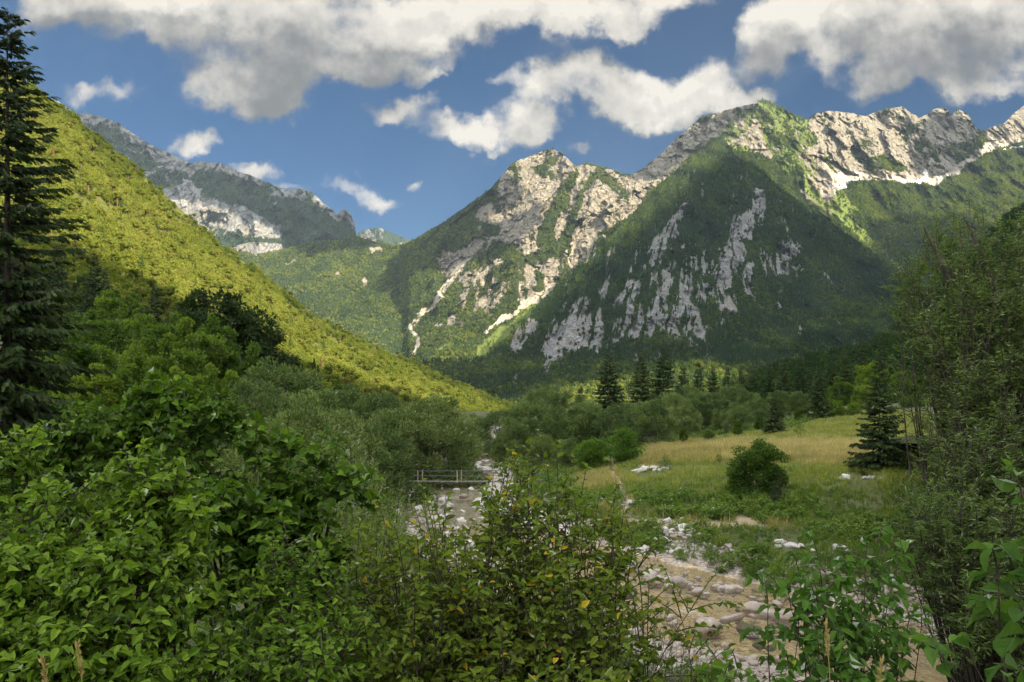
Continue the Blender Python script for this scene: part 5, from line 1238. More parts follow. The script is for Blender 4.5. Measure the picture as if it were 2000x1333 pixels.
def bank_stones(name, n, poly, sizes, kinds, label, group, power=2.2, sink=.3, seed=1):
    rg = np.random.default_rng(seed); k = 0; tries = 0; placed = []
    P_ = np.array(poly); 
    while k < n and tries < n * 40:
        tries += 1
        px = rg.uniform(P_[:, 0].min(), P_[:, 0].max()); py = rg.uniform(P_[:, 1].min(), P_[:, 1].max())
        if not inpoly(np.array([px]), np.array([py]), poly)[0]: continue
        x, y = px_on_ground(px, py)
        r = sizes[0] + (sizes[1] - sizes[0]) * rg.random() ** power
        if any((x - a) ** 2 + (y - b) ** 2 < (.62 * (r + c)) ** 2 for a, b, c in placed): continue
        placed.append((x, y, r)); k += 1
        stone(name, kinds[rg.integers(len(kinds))], x, y, r, label, group, sink=sink, z=max(surf_z(x, y), water_level(y) - .12), rng=rg)
bank_stones("river_stone", 78, [(1150, 1080), (1240, 1095), (1330, 1115), (1400, 1135), (1500, 1150), (1560, 1170), (1540, 1182), (1440, 1168), (1340, 1158), (1250, 1135), (1170, 1112)], (.10, .36), ST_P + ST_T[:2], "pale rounded stone on the stony strip along the right bank", "stones along the right bank", seed=61)
bank_stones("river_stone", 64, [(1240, 1290), (1330, 1262), (1460, 1275), (1560, 1290), (1660, 1320), (1690, 1333), (1260, 1333)], (.09, .30), ST_P, "smooth pale grey stone on the near gravel bar at the bottom of the view", "stones on the near gravel bar", seed=62)
bank_stones("river_stone", 24, [(1240, 1170), (1330, 1190), (1400, 1230), (1420, 1262), (1340, 1262), (1250, 1220)], (.09, .28), ST_P + ST_T, "stone at the near water's edge left of the two tone boulder", "stones left of the two tone boulder", seed=63)
bank_stones("river_stone", 42, [(1420, 1170), (1560, 1185), (1720, 1240), (1800, 1310), (1640, 1290), (1500, 1270), (1420, 1215)], (.08, .22), ST_T + ST_M, "wet reddish brown stone lying in the shallow stream", "wet stones in the stream", sink=.42, seed=64)
bank_stones("river_stone", 58, [(780, 960), (850, 950), (940, 945), (950, 1000), (920, 1080), (800, 1030)], (.22, .8), ST_P[:4] + RK, "whitish block on the stony stretch below the footbridge", "white blocks below the footbridge", seed=65)
bank_stones("river_stone", 26, [(900, 886), (955, 884), (965, 920), (930, 928), (893, 912)], (.35, 1.0), [RK[2], RK[3], ST_P[1]], "white block in the streambed beyond the footbridge", "white blocks beyond the footbridge", seed=66)
# limestone showing through the meadow
def outcrop(px, py, n, spread, r0, r1, label, group, seed, stretch=(1, .5)):
    rg = np.random.default_rng(seed); cx, cy = px_on_ground(px, py)
    for k in range(n):
        x = cx + rg.normal() * spread * stretch[0]; y = cy + rg.normal() * spread * stretch[1] * 2
        stone("limestone_rock", RK[rg.integers(6)], x, y, rg.uniform(r0, r1), label, group, sink=.25, cat="rock", rng=rg)
outcrop(1262, 922, 9, .95, .25, .75, "white limestone rock in the cluster at the left end of the dry meadow", "rocks at the left end of the dry meadow", 71)
outcrop(1296, 920, 4, .4, .2, .45, "small white rock just right of the cluster on the dry meadow", "small rocks right of the cluster", 72)
outcrop(1225, 986, 4, .4, .25, .45, "white rock beside the trodden path on the grassy slope", "rocks beside the path", 73)
outcrop(1308, 1046, 30, 1.0, .18, .40, "pale stone in the heap spilling down the green terrace", "stones heaped on the green terrace", 74, (.9, .7))
outcrop(1335, 1066, 12, .8, .14, .30, "pale stone at the lower end of the heap on the green terrace", "stones at the lower end of the heap", 75, (1, .5))
outcrop(1548, 1072, 9, .55, .18, .38, "white stone in the small group on the grass behind the sapling's top", "stones behind the sapling's top", 76)
outcrop(1688, 936, 7, .9, .25, .5, "pale slab of rock on the meadow at the foot of the lone spruce", "slabs by the lone spruce", 77, (1, .25))
outcrop(1362, 918, 2, .3, .2, .35, "little white rock in the grass left of the hazel bush", "little rocks left of the hazel bush", 78)
outcrop(1640, 1078, 3, .5, .2, .4, "white rock half hidden by the big willow's lower boughs", "rocks under the big willow", 79)
outcrop(1812, 1078, 3, .5, .2, .4, "white rock glimpsed through the big willow's lowest twigs", "rocks behind the big willow's lowest twigs", 80)
# the rest of the gravel
rng = np.random.default_rng(81)
nG = 14000; ix = rng.integers(0, len(RIVER) - 1, nG * 6)
yy_ = rng.uniform(20, 120, nG * 8) ; yy_ = 20 + (yy_ - 20) ** 1.25 / 100 ** .25
xx_ = np.interp(yy_, RIVER[:, 1][::-1], RIVER[:, 0][::-1]) + rng.uniform(-9, 9, len(yy_))
dd, ss_, hh = river_dist(xx_, yy_)
ok = (dd > hh - .2) & (dd < hh + np.where(ss_ > 0, 2.4, 4.4)); xx_, yy_ = xx_[ok][:nG], yy_[ok][:nG]
zz_ = ground_z(xx_, yy_)
P_ST = [bpy.data.objects.new("gravel_stone", m) for m in (stone_mesh("gravel", 590, m_stone, ICO2), stone_mesh("gravel", 591, m_tan, ICO2), stone_mesh("gravel", 592, m_stone, ICO2), stone_mesh("gravel", 593, m_white, ICO2, ang=.9))]
instance_stuff("gravel", np.stack([xx_, yy_, zz_], -1), rng.uniform(.035, .12, len(xx_)) * (1 + .012 * yy_ + .5 * (yy_ > 54)), rng.uniform(0, 6.28, len(xx_)), rng.random(len(xx_)), np.where((yy_ > 54) & (rng.random(len(xx_)) < .7), 3, rng.integers(0, 3, len(xx_))), P_ST, label="small rounded gravel covering the river banks", lean=rng.uniform(-.4, .4, (len(xx_), 2)))

# ------------------------------------------------------------------ hanging footbridge and path post
def metal(name, c, r=.5):
    m, N = new_mat(name); b = N.n('ShaderNodeBsdfPrincipled')
    tcn = N.n('ShaderNodeTexCoord'); f = N.noise(tcn.outputs['Object'], 9, 5, .7)
    N.put(b.inputs['Base Color'], N.mix(f, tuple(k * .6 for k in c) + (1,), tuple(min(1, k * 1.3) for k in c) + (1,))); N.put(b.inputs['Roughness'], r); finish(N, b.outputs[0]); return m
m_wood = metal("weathered grey wood", (.20, .18, .155), .9); m_post = metal("pale wooden post", (.52, .44, .33), .85); m_cable = metal("dull steel cable", (.10, .10, .10), .6)
BY = 78.5; BX0, BX1 = -14.5, 3.2; BZ = CAMZ + (HZ - 938) / FPX * BY
br = thing("footbridge", "narrow hanging footbridge with cable handrails across the stream", "bridge", ((BX0 + BX1) / 2, BY, BZ - .02))
bxc = (BX0 + BX1) / 2; hwid = .45
def sag(t): return -.14 * (1 - (2 * t - 1) ** 2)
Vs = []; Fs = []; o_ = 0
npl = 92
for i in range(npl):
    t = (i + .5) / npl; x = BX0 + (BX1 - BX0) * t - bxc; w = (BX1 - BX0) / npl * .42; z = sag(t)
    b = np.array([[sx * w, sy * (hwid + .02 * math.sin(i * 7)), sz * .02] for sz in (-1, 1) for sy in (-1, 1) for sx in (-1, 1)]) + np.array([x, 0, z + .03])
    Vs.append(b); Fs.append(np.array([[0, 2, 3, 1], [4, 5, 7, 6], [0, 1, 5, 4], [2, 6, 7, 3], [0, 4, 6, 2], [1, 3, 7, 5]]) + o_); o_ += 8
link("deck", new_mesh("deck", np.concatenate(Vs), np.concatenate(Fs), [m_wood]), br)
ts = np.linspace(0, 1, 24)
for sy in (-1, 1):
    for zz, nm in ((1.08, "handrail"), (.58, "handrail"), (-.03, "deck_cable")):
        pth = np.stack([BX0 + (BX1 - BX0) * ts - bxc, np.full(24, sy * (hwid + .04)), zz + np.array([sag(t) for t in ts]) * (1.15 if zz > 0 else 1)], -1)
        v, f = tubes([(pth, np.full(24, .022 if zz > .5 else .03))], 5); link(nm, new_mesh(nm, v, f, [m_cable], smooth=True), br)
for x in (-9.05, -5.2):
    for sy in (-1, 1):
        t = (x - BX0) / (BX1 - BX0); v, f = tubes([(np.array([[x - bxc, sy * (hwid + .06), sag(t) - .06], [x - bxc, sy * (hwid + .06), sag(t) + 1.14]]), np.array([.05, .045]))], 6)
        o = link("railing_post", new_mesh("railing_post", v, f, [m_post]), br); o.location.x = .17 * sy
x, y = px_on_ground(1196, 918)
pv_, pf_ = tubes([(np.array([[0, 0, -.2], [.01, 0, .5], [.03, .01, 1.25]]), np.array([.085, .08, .07])), (np.array([[.03, .01, 1.25], [.03, .01, 1.28]]), np.array([.07, .005]))], 8)
tag(link("fence_post", new_mesh("fence_post", pv_, pf_, [m_wood]), None, (x, y, surf_z(x, y))), "weathered wooden post standing by the path under the bright green tree", "post")

# ------------------------------------------------------------------ meadow grass and bank herbs
def tuft(seed, n, h, spread, w, bend, seedhead=0):
    rng = np.random.default_rng(seed); Vs = []; Fs = []; tn = []; o = 0
    for i in range(n):
        a = rng.uniform(0, 6.28); r = spread * math.sqrt(rng.random()); b = np.array([math.cos(a) * r, math.sin(a) * r, 0])
        d = np.array([math.cos(a + rng.normal() * .8), math.sin(a + rng.normal() * .8), 0]); hh = h * rng.uniform(.55, 1.15); bd = bend * rng.uniform(.3, 1.2) * hh
        sd = np.array([-d[1], d[0], 0]) * w * .5
        p0, p1, p2 = b, b + d * bd * .3 + np.array([0, 0, hh * .6]), b + d * bd + np.array([0, 0, hh])
        Vs += [p0 - sd, p0 + sd, p1 + sd * .8, p1 - sd * .8, p2]; Fs += [[o, o + 1, o + 2], [o, o + 2, o + 3], [o + 3, o + 2, o + 4]]; t = rng.random(); tn += [t * .6, t * .6, t, t, t]; o += 5
    return np.array(Vs), np.array(Fs), None, np.array(tn)
def herb(seed, n, h, spread, leaf, nar=.6):
    rng = np.random.default_rng(seed)
    q = rng.normal(size=(n, 3)) * np.array([spread * .5, spread * .5, 0]); q[:, 2] = h * rng.random(n) ** .6 * np.exp(-(q[:, 0] ** 2 + q[:, 1] ** 2) / spread ** 2)
    D = unit(rng.normal(size=(n, 3)) * np.array([1, 1, .5]) + np.array([0, 0, .35])); X, Y, Z = frames(D, rng, roll=rng.normal(size=n) * .6); S = leaf * rng.uniform(.6, 1.3, n)
    V, F, ix = place_template(QLEAF[0], QLEAF[1], q, X, Y, Z, np.stack([S * nar, S, S], -1))
    return V, F[0], None, np.clip(.3 + .6 * q[:, 2] / h + .15 * rng.normal(size=n), 0, 1)[ix]
m_grass = leaf_mat("green meadow grass", [(.070, .120, .014), (.125, .185, .020), (.20, .25, .034), (.30, .30, .065)], trans=.35, spec=.15, inst=True)
m_dry = leaf_mat("dry seeding grass", [(.17, .17, .05), (.31, .27, .10), (.46, .38, .17), (.54, .45, .22)], trans=.3, spec=.1, inst=True)
m_herb = leaf_mat("bank herbs", [(.045, .090, .012), (.080, .145, .020), (.12, .19, .028), (.16, .23, .045)], trans=.38, spec=.3, inst=True)
def P_(name, d, m): return proto(name, d, [m])
PG = [P_("grass_tuft", tuft(600 + i, 22, 1.0, .34, .035, .4), m_grass) for i in range(3)] + [P_("dry_grass_tuft", tuft(610 + i, 20, 1.0, .36, .022, .35), m_dry) for i in range(3)] + [P_("herb_clump", herb(620 + i, 44, .8, .5, .26), m_herb) for i in range(3)]
rng = np.random.default_rng(640)
def scatter_px(n, poly, ymin, ymax, gz_ok=None):
    """even in plan: random ground points kept where they fall inside the outline"""
    P0 = np.array(poly); out = []
    x = rng.uniform(0, 60, n * 6); y = ymin + (ymax - ymin) * rng.random(n * 6); z = ground_z(x, y)
    px, py = to_px(x, y, z); ok = inpoly(px, py, poly); d, s, h = river_dist(x, y); ok &= (d > h + .5)
    return x[ok][:n], y[ok][:n], z[ok][:n], px[ok][:n], py[ok][:n]
MEAD = [(1120, 1070), (1120, 920), (1240, 880), (1340, 862), (1420, 850), (1540, 840), (1680, 795), (1850, 790), (1900, 1180), (1700, 1230), (1560, 1165), (1400, 1125), (1290, 1092), (1180, 1082)]
x, y, z, px, py = scatter_px(34000, MEAD, 33, 135)
n = len(x); q3 = np.stack([x, y, 0 * x], -1); nz1 = fbm(q3 / 5, 3, 5); nz2 = fbm(q3 / 1.8, 3, 6)
dryv = sstep(np.max([polydist(px + nz1 * 16, py + nz2 * 6, s) for s in DRY], 0), -.3, .5) * (y > 58)
dryv = np.maximum(dryv, .6 * sstep(np.max([polydist(px + nz1 * 12, py + nz2 * 4, s) for s in ([(1170, 1000, 14), (1240, 1012, 13), (1330, 1022, 9), (1560, 1032, 7)], [(1200, 930, 12), (1240, 985, 10)], [(1080, 960, 20), (1180, 940, 20)])], 0), -.2, .5))
pathv = sstep(np.max([polydist(px, py, s) for s in PATH], 0), -.15, .35)
lush = sstep(py, 955, 985) * (1 - pathv)
u = rng.random(n)
kind = np.where(u < dryv * .68, rng.integers(3, 6, n), np.where(rng.random(n) < lush * (.15 + .5 * sstep(nz1, -.2, .4)), rng.integers(6, 9, n), rng.integers(0, 3, n)))
size = np.where(kind >= 6, rng.uniform(.35, .8, n), np.where(kind >= 3, rng.uniform(.5, .85, n), rng.uniform(.28, .55, n))) * (1 + .35 * nz1)
heap = sstep(np.max([polydist(px, py, s) for s in ([(1290, 1025, 14), (1310, 1045, 26), (1350, 1070, 26)], [(1225, 986, 12), (1232, 992, 12)], [(1545, 1070, 24), (1560, 1074, 20)], [(1255, 922, 20), (1305, 920, 16)], [(1670, 934, 20), (1700, 942, 20)])], 0), 0, .5)
keep = (rng.random(n) > np.maximum(pathv * .96, heap * .85))
tint = np.clip(.45 + .3 * nz1 + .2 * nz2 + .12 * rng.normal(size=n) + .25 * (py < 950) * (kind < 3) + .2 * sstep(px, 1500, 1580) * (py < 878), 0, 1)
instance_stuff("meadow_grass", np.stack([x, y, z], -1)[keep], np.clip(size, .15, 1.3)[keep], rng.uniform(0, 6.28, keep.sum()), tint[keep], kind[keep], PG, label="tall meadow grass and herbs, straw coloured on the rise and green below")
# undergrowth over the rest of the near ground
n = 26000
x = rng.uniform(-60, 75, n); y = 2 + 140 * rng.random(n) ** 1.3; d, s, h = river_dist(x, y); z = ground_z(x, y); px, py = to_px(x, y, z)
ok = (d > h + np.where(s > 0, 2.6, 4.6)) & ~inpoly(px, py, MEAD) & (np.hypot(x, y) > 3.5); x, y, z = x[ok], y[ok], z[ok]; n = len(x)
instance_stuff("undergrowth", np.stack([x, y, z], -1), rng.uniform(.5, 1.2, n), rng.uniform(0, 6.28, n), np.clip(.4 + .2 * rng.normal(size=n), 0, 1), np.where(rng.random(n) < .7, rng.integers(6, 9, n), rng.integers(0, 3, n)), PG, label="leafy undergrowth covering the ground beneath the trees and shrubs")

# ------------------------------------------------------------------ foreground shrubs: every leaf modelled
def leaf_shape(w, fold=.26, bend=.34, wav=.09):
    V = np.array([[0, 0, 0], [-w * .42, .24, fold * w], [0, .22, 0], [w * .42, .24, fold * w], [-w * .5, .52, fold * w + wav * w], [0, .5, -bend * .25], [w * .5, .52, fold * w - wav * w], [-w * .34, .80, fold * w * .6 - bend * .5], [0, .78, -bend * .55], [w * .34, .80, fold * w * .6 - bend * .5], [0, 1.06, -bend]])
    T3 = np.array([[0, 2, 1], [0, 3, 2], [7, 8, 10], [8, 9, 10]]); T4 = np.array([[1, 2, 5, 4], [2, 3, 6, 5], [4, 5, 8, 7], [5, 6, 9, 8]])
    return V, [T3, T4]
LEAF_ROUND, LEAF_OVAL, LEAF_LONG = leaf_shape(.82), leaf_shape(.58), leaf_shape(.19, .1, .25)
LEAF_NARROW = (np.array([[0, 0, 0], [.5, .4, .06], [0, 1, -.1], [-.5, .4, .06]]), [np.array([[0, 1, 2], [0, 2, 3]])])
def bez(a, b, c, n):
    t = np.linspace(0, 1, n)[:, None]; return a * (1 - t) ** 2 + 2 * b * t * (1 - t) + c * t ** 2
def grow_shrub(rng, tips, roots, leaf, shape, twig_len, n_twigs, per_twig, reach=.55, stem_r=.012, droop=.15, up=.35, face_up=.9, straight=.35, narrow=1.0, tint0=.5, yellow=0.0, twig_r=.0022, depth_dark=None, leafy=.7, starts=None):
    """stems rise from the roots to the tips; twigs with alternate leaves along their upper part"""
    paths = []; LP = []; LD = []; LT = []; LO = []
    roots = np.asarray(roots)
    for ti, tip in enumerate(tips):
        root = roots[np.argmin(((roots - tip)[:, :2] ** 2).sum(1) + rng.random(len(roots)) * .5)]
        root = root + np.append(rng.normal(size=2) * .12, 0)
        hub = None
        if starts is not None: hub = starts[ti]; root = hub + rng.normal(size=3) * .04
        L = np.linalg.norm(tip - root)
        mid = root * .45 + tip * .55 + np.array([0, 0, L * rng.uniform(.05, straight)]) * .5 + rng.normal(size=3) * .06 * L
        st = bez(root, mid, tip, 12); tl = np.linspace(0, 1, 12)
        r0 = stem_r * rng.uniform(.6, 1.1) * min(1.3, L / 2.5); paths.append((st, r0 * (1 - tl * .88) + .001))
        nt = max(3, int(n_twigs * rng.uniform(.7, 1.25)))
        for k in range(nt):
            f = 1 - leafy * rng.random() ** 1.15 if k else 1.0
            p = np.array([np.interp(f, tl, st[:, j]) for j in range(3)])
            q2 = np.array([np.interp(min(1, f + .04), tl, st[:, j]) for j in range(3)]) - np.array([np.interp(max(0, f - .04), tl, st[:, j]) for j in range(3)])
            ax = unit(q2)
            sd = rand_dirs(1, rng)[0]; sd = unit(sd - ax * (sd @ ax))
            d = unit(ax * (1.0 if k == 0 else rng.uniform(.25, .8)) + sd * (.15 if k == 0 else 1) + np.array([0, 0, up]))
            tw = twig_len * rng.uniform(.5, 1.2) * (.6 + .6 * (1 - f) / max(leafy, .01)) if k else twig_len * .8
            e_ = p + d * tw + np.array([0, 0, -droop * tw])
            tp = bez(p, p + d * tw * .55 + np.array([0, 0, .06 * tw]), e_, 5); paths.append((tp, np.linspace(twig_r * 1.6, twig_r * .6, 5)))
            nl = max(2, int(per_twig * rng.uniform(.7, 1.2)))
            tlv = np.linspace(.14, 1.0, nl); n0 = unit(np.cross(d, (0, 0, 1)) + 1e-6)
            for i, tt in enumerate(tlv):
                lp = np.array([np.interp(tt * 4, np.arange(5), tp[:, j]) for j in range(3)])
                s_ = (-1) ** i
                ld = unit(d * rng.uniform(.35, .8) + n0 * s_ * (1.0 if i < nl - 1 else .1) + rng.normal(size=3) * .28 + np.array([0, 0, -droop * 1.2]))
                LP.append(lp); LD.append(ld); LT.append(f); LO.append(lp - (root if hub is not None else lp))
    LP = np.array(LP); LD = np.array(LD); n = len(LP)
    up_v = unit(np.array([0, 0, 1.0]) * face_up + unit(np.array(LO)) * .40 * (starts is not None) + rng.normal(size=(n, 3)) * .55)
    X, Yv, Z = frames(LD, rng, up=up_v)
    S = leaf * rng.uniform(.55, 1.25, n)
    V, F, ix = place_template(shape[0], shape[1], LP, X, Yv, Z, np.stack([S * narrow, S, S * rng.uniform(.5, 1.6, n)], -1))
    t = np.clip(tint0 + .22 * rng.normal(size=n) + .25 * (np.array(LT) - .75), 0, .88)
    if yellow: t = np.where(rng.random(n) < yellow, rng.uniform(.94, 1.0, n), t)
    tv, tf = tubes(paths, 5)
    return V, F, t[ix], tv, tf, n
def shrub(name, label, tips, roots, leaf, shape, lmat, bmat, seed, cat="shrub", **kw):
    rng = np.random.default_rng(seed)
    tips = np.asarray(tips)
    if kw.get('starts') is None: tips = tips - np.array([0, 0, kw['twig_len'] * .55 * (kw.get('up', .35) > 0)])
    roots = np.asarray(roots)
    V, F, t, tv, tf, n = grow_shrub(rng, tips, roots, leaf, shape, **kw)
    base = roots.mean(0); e_ = thing(name, label, cat, base)
    link("stems", new_mesh(name + " stems", tv - base, tf, [bmat], smooth=True), e_)
    link("foliage", new_mesh(name + " foliage", V - base, F, [lmat], attrs=dict(tint=t), smooth=False), e_)
    print(name, "leaves", n)
    return e_
def tips_in(poly, n, y0, y1, seed, edge=None, bias=1.0):
    """stem tips filling an outline at distances y0..y1 (upper ones farther away)"""
    rng = np.random.default_rng(seed); P0 = np.array(poly, float); out = []
    while len(out) < n:
        px = rng.uniform(P0[:, 0].min(), P0[:, 0].max()); py = rng.uniform(P0[:, 1].min(), P0[:, 1].max())
        if not inpoly(np.array([px]), np.array([py]), poly)[0]: continue
        k = (py - P0[:, 1].min()) / (P0[:, 1].max() - P0[:, 1].min())
        Y = y1 + (y0 - y1) * (k ** bias) + rng.normal() * (y1 - y0) * .16
        out.append(at(px, py, max(Y, .8)))
    return np.array(out)
def pts(l): return np.array([at(*p) for p in l])
G_ = lambda x, y: np.array([x, y, surf_z(x, y) - .05])
m_l1 = leaf_mat("hazel leaves", [(0, .030, .066, .007), (.5, .095, .172, .013), (.88, .195, .30, .028), (1, .21, .31, .03)], trans=.30, rough=.5, spec=.2)
m_l2 = leaf_mat("alder buckthorn leaves", [(0, .036, .068, .008), (.5, .115, .165, .015), (.9, .22, .275, .028), (.93, .50, .33, .02), (1, .62, .44, .04)], trans=.32, rough=.5, spec=.2)
m_l3 = leaf_mat("young elm leaves", [(0, .045, .105, .014), (.5, .080, .165, .022), (.9, .125, .23, .035), (1, .45, .36, .03)], trans=.36, rough=.5, spec=.2)
m_l4 = leaf_mat("fine willow leaves", [(0, .050, .088, .018), (.5, .098, .158, .036), (.9, .165, .235, .070), (1, .22, .28, .11)], trans=.25, rough=.6, spec=.08)
m_l5 = leaf_mat("feathery grey leaves", [(0, .075, .10, .05), (.5, .12, .155, .08), (1, .19, .22, .13)], trans=.35, rough=.5, spec=.3)
m_stem = bark_mat("dark twig bark", (.020, .015, .011), (.075, .055, .04), 40)

def lobes(lst, dens, seed, extra=()):
    """tips spread over the outside of rounded lobes (column, row, distance, half width, half height); each lobe's twigs leave its own stem head"""
    rng = np.random.default_rng(seed); T = []; S = []
    for (px, py, Y, rx, ry) in lst:
        c = at(px, py, Y); a = rx / FPX * Y; h = ry / FPX * Y; dp = .75 * a
        n = int(dens * rx * ry / 1000)
        d = rand_dirs(n * 4, rng); d = d[(d[:, 1] < .45) & (d[:, 2] > -.85)][:n]
        q = c + d * np.array([a, dp, h]) * (.62 + .62 * rng.random((len(d), 1)) ** 1.3)
        T.append(q); S.append(np.broadcast_to(c - np.array([0, -.1 * dp, .55 * h]), q.shape) + d * np.array([a, dp, h]) * .12)
    for e in extra:
        q = at(*e); k = int(np.argmin([np.hypot(l[0] - e[0], l[1] - e[1] - 60) for l in lst])); l = lst[k]
        T.append(q[None]); S.append((at(l[0], l[1], l[2]) - np.array([0, 0, .3 * l[4] / FPX * l[2]]))[None])
    return np.concatenate(T), np.concatenate(S)
def trunks_for(lst, roots, rng):
    out = []
    for (px, py, Y, rx, ry) in lst:
        c = at(px, py, Y) - np.array([0, 0, .45 * ry / FPX * Y]); r = roots[int(np.argmin([np.hypot(*(g - c)[:2]) for g in roots]))]
        for k in range(2): out.append((bez(r + np.append(rng.normal(size=2) * .1, 0), (r + c) / 2 + rng.normal(size=3) * .12, c + rng.normal(size=3) * .06, 8), np.linspace(.02, .009, 8)))
    return out
def lobe_shrub(name, label, lst, roots, dens, leaf, shape, lmat, seed, extra=(), **kw):
    rng = np.random.default_rng(seed)
    T, S = lobes(lst, dens, seed + 1, extra)
    V, F, t, tv, tf, n = grow_shrub(rng, T, roots, leaf, shape, starts=S, **kw)
    sv, sf = tubes(trunks_for(lst, roots, rng), 6)
    tf = np.concatenate([tf, sf + len(tv)]); tv = np.concatenate([tv, sv])
    base = np.asarray(roots).mean(0); e_ = thing(name, label, "shrub", base)
    link("stems", new_mesh(name + " stems", tv - base, tf, [m_stem], smooth=True), e_)
    link("foliage", new_mesh(name + " foliage", V - base, F, [lmat], attrs=dict(tint=t)), e_)
    print(name, "leaves", n, "tips", len(T))
# tall bush behind
lobe_shrub("hazel_shrub", "large dark leaved hazel shrub whose tallest shoots rise at left above the other shrubs",
      [(290, 890, 5.8, 70, 85), (395, 900, 5.6, 75, 75), (165, 915, 5.8, 80, 65), (510, 950, 5.4, 85, 70), (625, 985, 5.3, 65, 80), (420, 1020, 5.0, 100, 65), (560, 1075, 5.0, 105, 65), (290, 1010, 5.5, 80, 60), (650, 1110, 5.1, 45, 80), (60, 935, 5.9, 80, 50), (480, 1160, 5.2, 70, 50)],
      [G_(-2.6, 5.4), G_(-2.0, 5.8), G_(-1.6, 5.6), G_(-3.0, 6.0), G_(-2.3, 6.4)], 2.0, .062, LEAF_ROUND, m_l1, 711,
      extra=[(292, 768, 5.8), (296, 775, 5.8), (288, 790, 5.8), (360, 772, 5.7), (428, 785, 5.6), (355, 790, 5.7), (432, 800, 5.6), (150, 830, 5.8), (292, 782, 5.9), (300, 800, 5.9), (360, 785, 5.7), (262, 812, 5.8), (425, 800, 5.6), (440, 822, 5.6), (186, 822, 5.7), (145, 845, 5.7), (500, 862, 5.4), (560, 880, 5.3), (620, 890, 5.2), (654, 900, 5.2), (685, 950, 5.1), (230, 840, 5.7), (330, 815, 5.7), (310, 790, 5.8), (350, 800, 5.7)],
      twig_len=.25, n_twigs=9, per_twig=8, stem_r=.010, tint0=.42, face_up=.75, up=.32, droop=.2, leafy=.62)
# nearer, paler bush in front
lobe_shrub("leafy_shrub", "nearest bright green shrub filling the bottom left corner with oval leaves",
      [(120, 1050, 4.0, 105, 75), (300, 1025, 3.9, 90, 80), (30, 965, 4.3, 85, 60), (245, 1150, 3.5, 105, 75), (60, 1165, 3.6, 110, 80), (350, 1165, 3.7, 50, 75), (150, 1300, 3.3, 130, 85), (320, 1300, 3.4, 75, 70), (10, 1330, 3.2, 110, 80), (250, 1350, 3.2, 90, 60)],
      [G_(-1.6, 3.6), G_(-1.2, 3.9), G_(-2.0, 3.9), G_(-1.5, 4.2), G_(-2.4, 4.0)], 2.3, .050, LEAF_OVAL, m_l1, 712,
      extra=[(5, 885, 4.2), (60, 868, 4.3), (30, 900, 4.2), (250, 905, 4.0), (285, 918, 3.9), (325, 935, 3.8), (170, 950, 3.9), (90, 985, 3.8), (390, 1010, 3.7), (340, 960, 3.8)],
      twig_len=.21, n_twigs=10, per_twig=8, stem_r=.008, tint0=.62, face_up=.8, up=.32, droop=.2, leafy=.62)
# low bush bottom centre-left
lobe_shrub("leafy_shrub", "low shrub with small leaves and dark gaps between the two big shrubs at the bottom",
      [(570, 1180, 4.1, 85, 80), (630, 1270, 3.9, 75, 80), (510, 1270, 3.8, 80, 75), (570, 1340, 3.6, 110, 70), (440, 1350, 3.5, 90, 70)],
      [G_(-.9, 4.0), G_(-1.1, 4.4), G_(-1.3, 4.1)], 2.5, .043, LEAF_OVAL, m_l1, 713,
      extra=[(560, 1050, 4.3), (600, 1085, 4.2), (540, 1090, 4.2), (650, 1140, 4.1)],
      twig_len=.19, n_twigs=8, per_twig=7, stem_r=.007, tint0=.52, face_up=.8, up=.3, droop=.2, leafy=.62)
# centre bush with yellow leaves
CENT = [(690, 1010), (760, 1000), (830, 970), (900, 985), (940, 930), (985, 885), (1040, 862), (1090, 880), (1130, 920), (1150, 960), (1190, 965), (1230, 1010), (1180, 1060), (1220, 1110), (1160, 1170), (1230, 1200), (1200, 1260), (1220, 1400), (640, 1400), (660, 1200)]
shrub("leafy_shrub", "airy shrub with scattered yellow leaves and thin dark stems at the bottom centre",
      np.concatenate([tips_in(CENT, 215, 3.7, 5.0, 704), tips_in([(890, 1020), (950, 950), (1010, 890), (1060, 885), (1110, 930), (1170, 985), (1225, 1030), (1190, 1090), (1100, 1120), (900, 1110)], 32, 4.2, 5.0, 724), pts([(1040, 858, 5.0), (1010, 880, 5.0), (975, 900, 4.9), (1090, 880, 4.9), (1130, 930, 4.8), (1195, 962, 4.8), (1240, 1000, 4.7), (1265, 1150, 4.4), (1350, 1110, 4.5), (1330, 1125, 4.5), (760, 985, 4.7), (835, 960, 4.8), (700, 1020, 4.6), (1250, 1180, 4.3), (1225, 1060, 4.5)])]),
      [G_(-.1, 4.4), G_(.15, 4.7), G_(-.35, 4.6), G_(.35, 4.4), G_(0, 4.9)], .047, LEAF_OVAL, m_l2, m_stem, 714, twig_len=.42, n_twigs=15, per_twig=10, stem_r=.0085, tint0=.68, yellow=.035, face_up=.75)
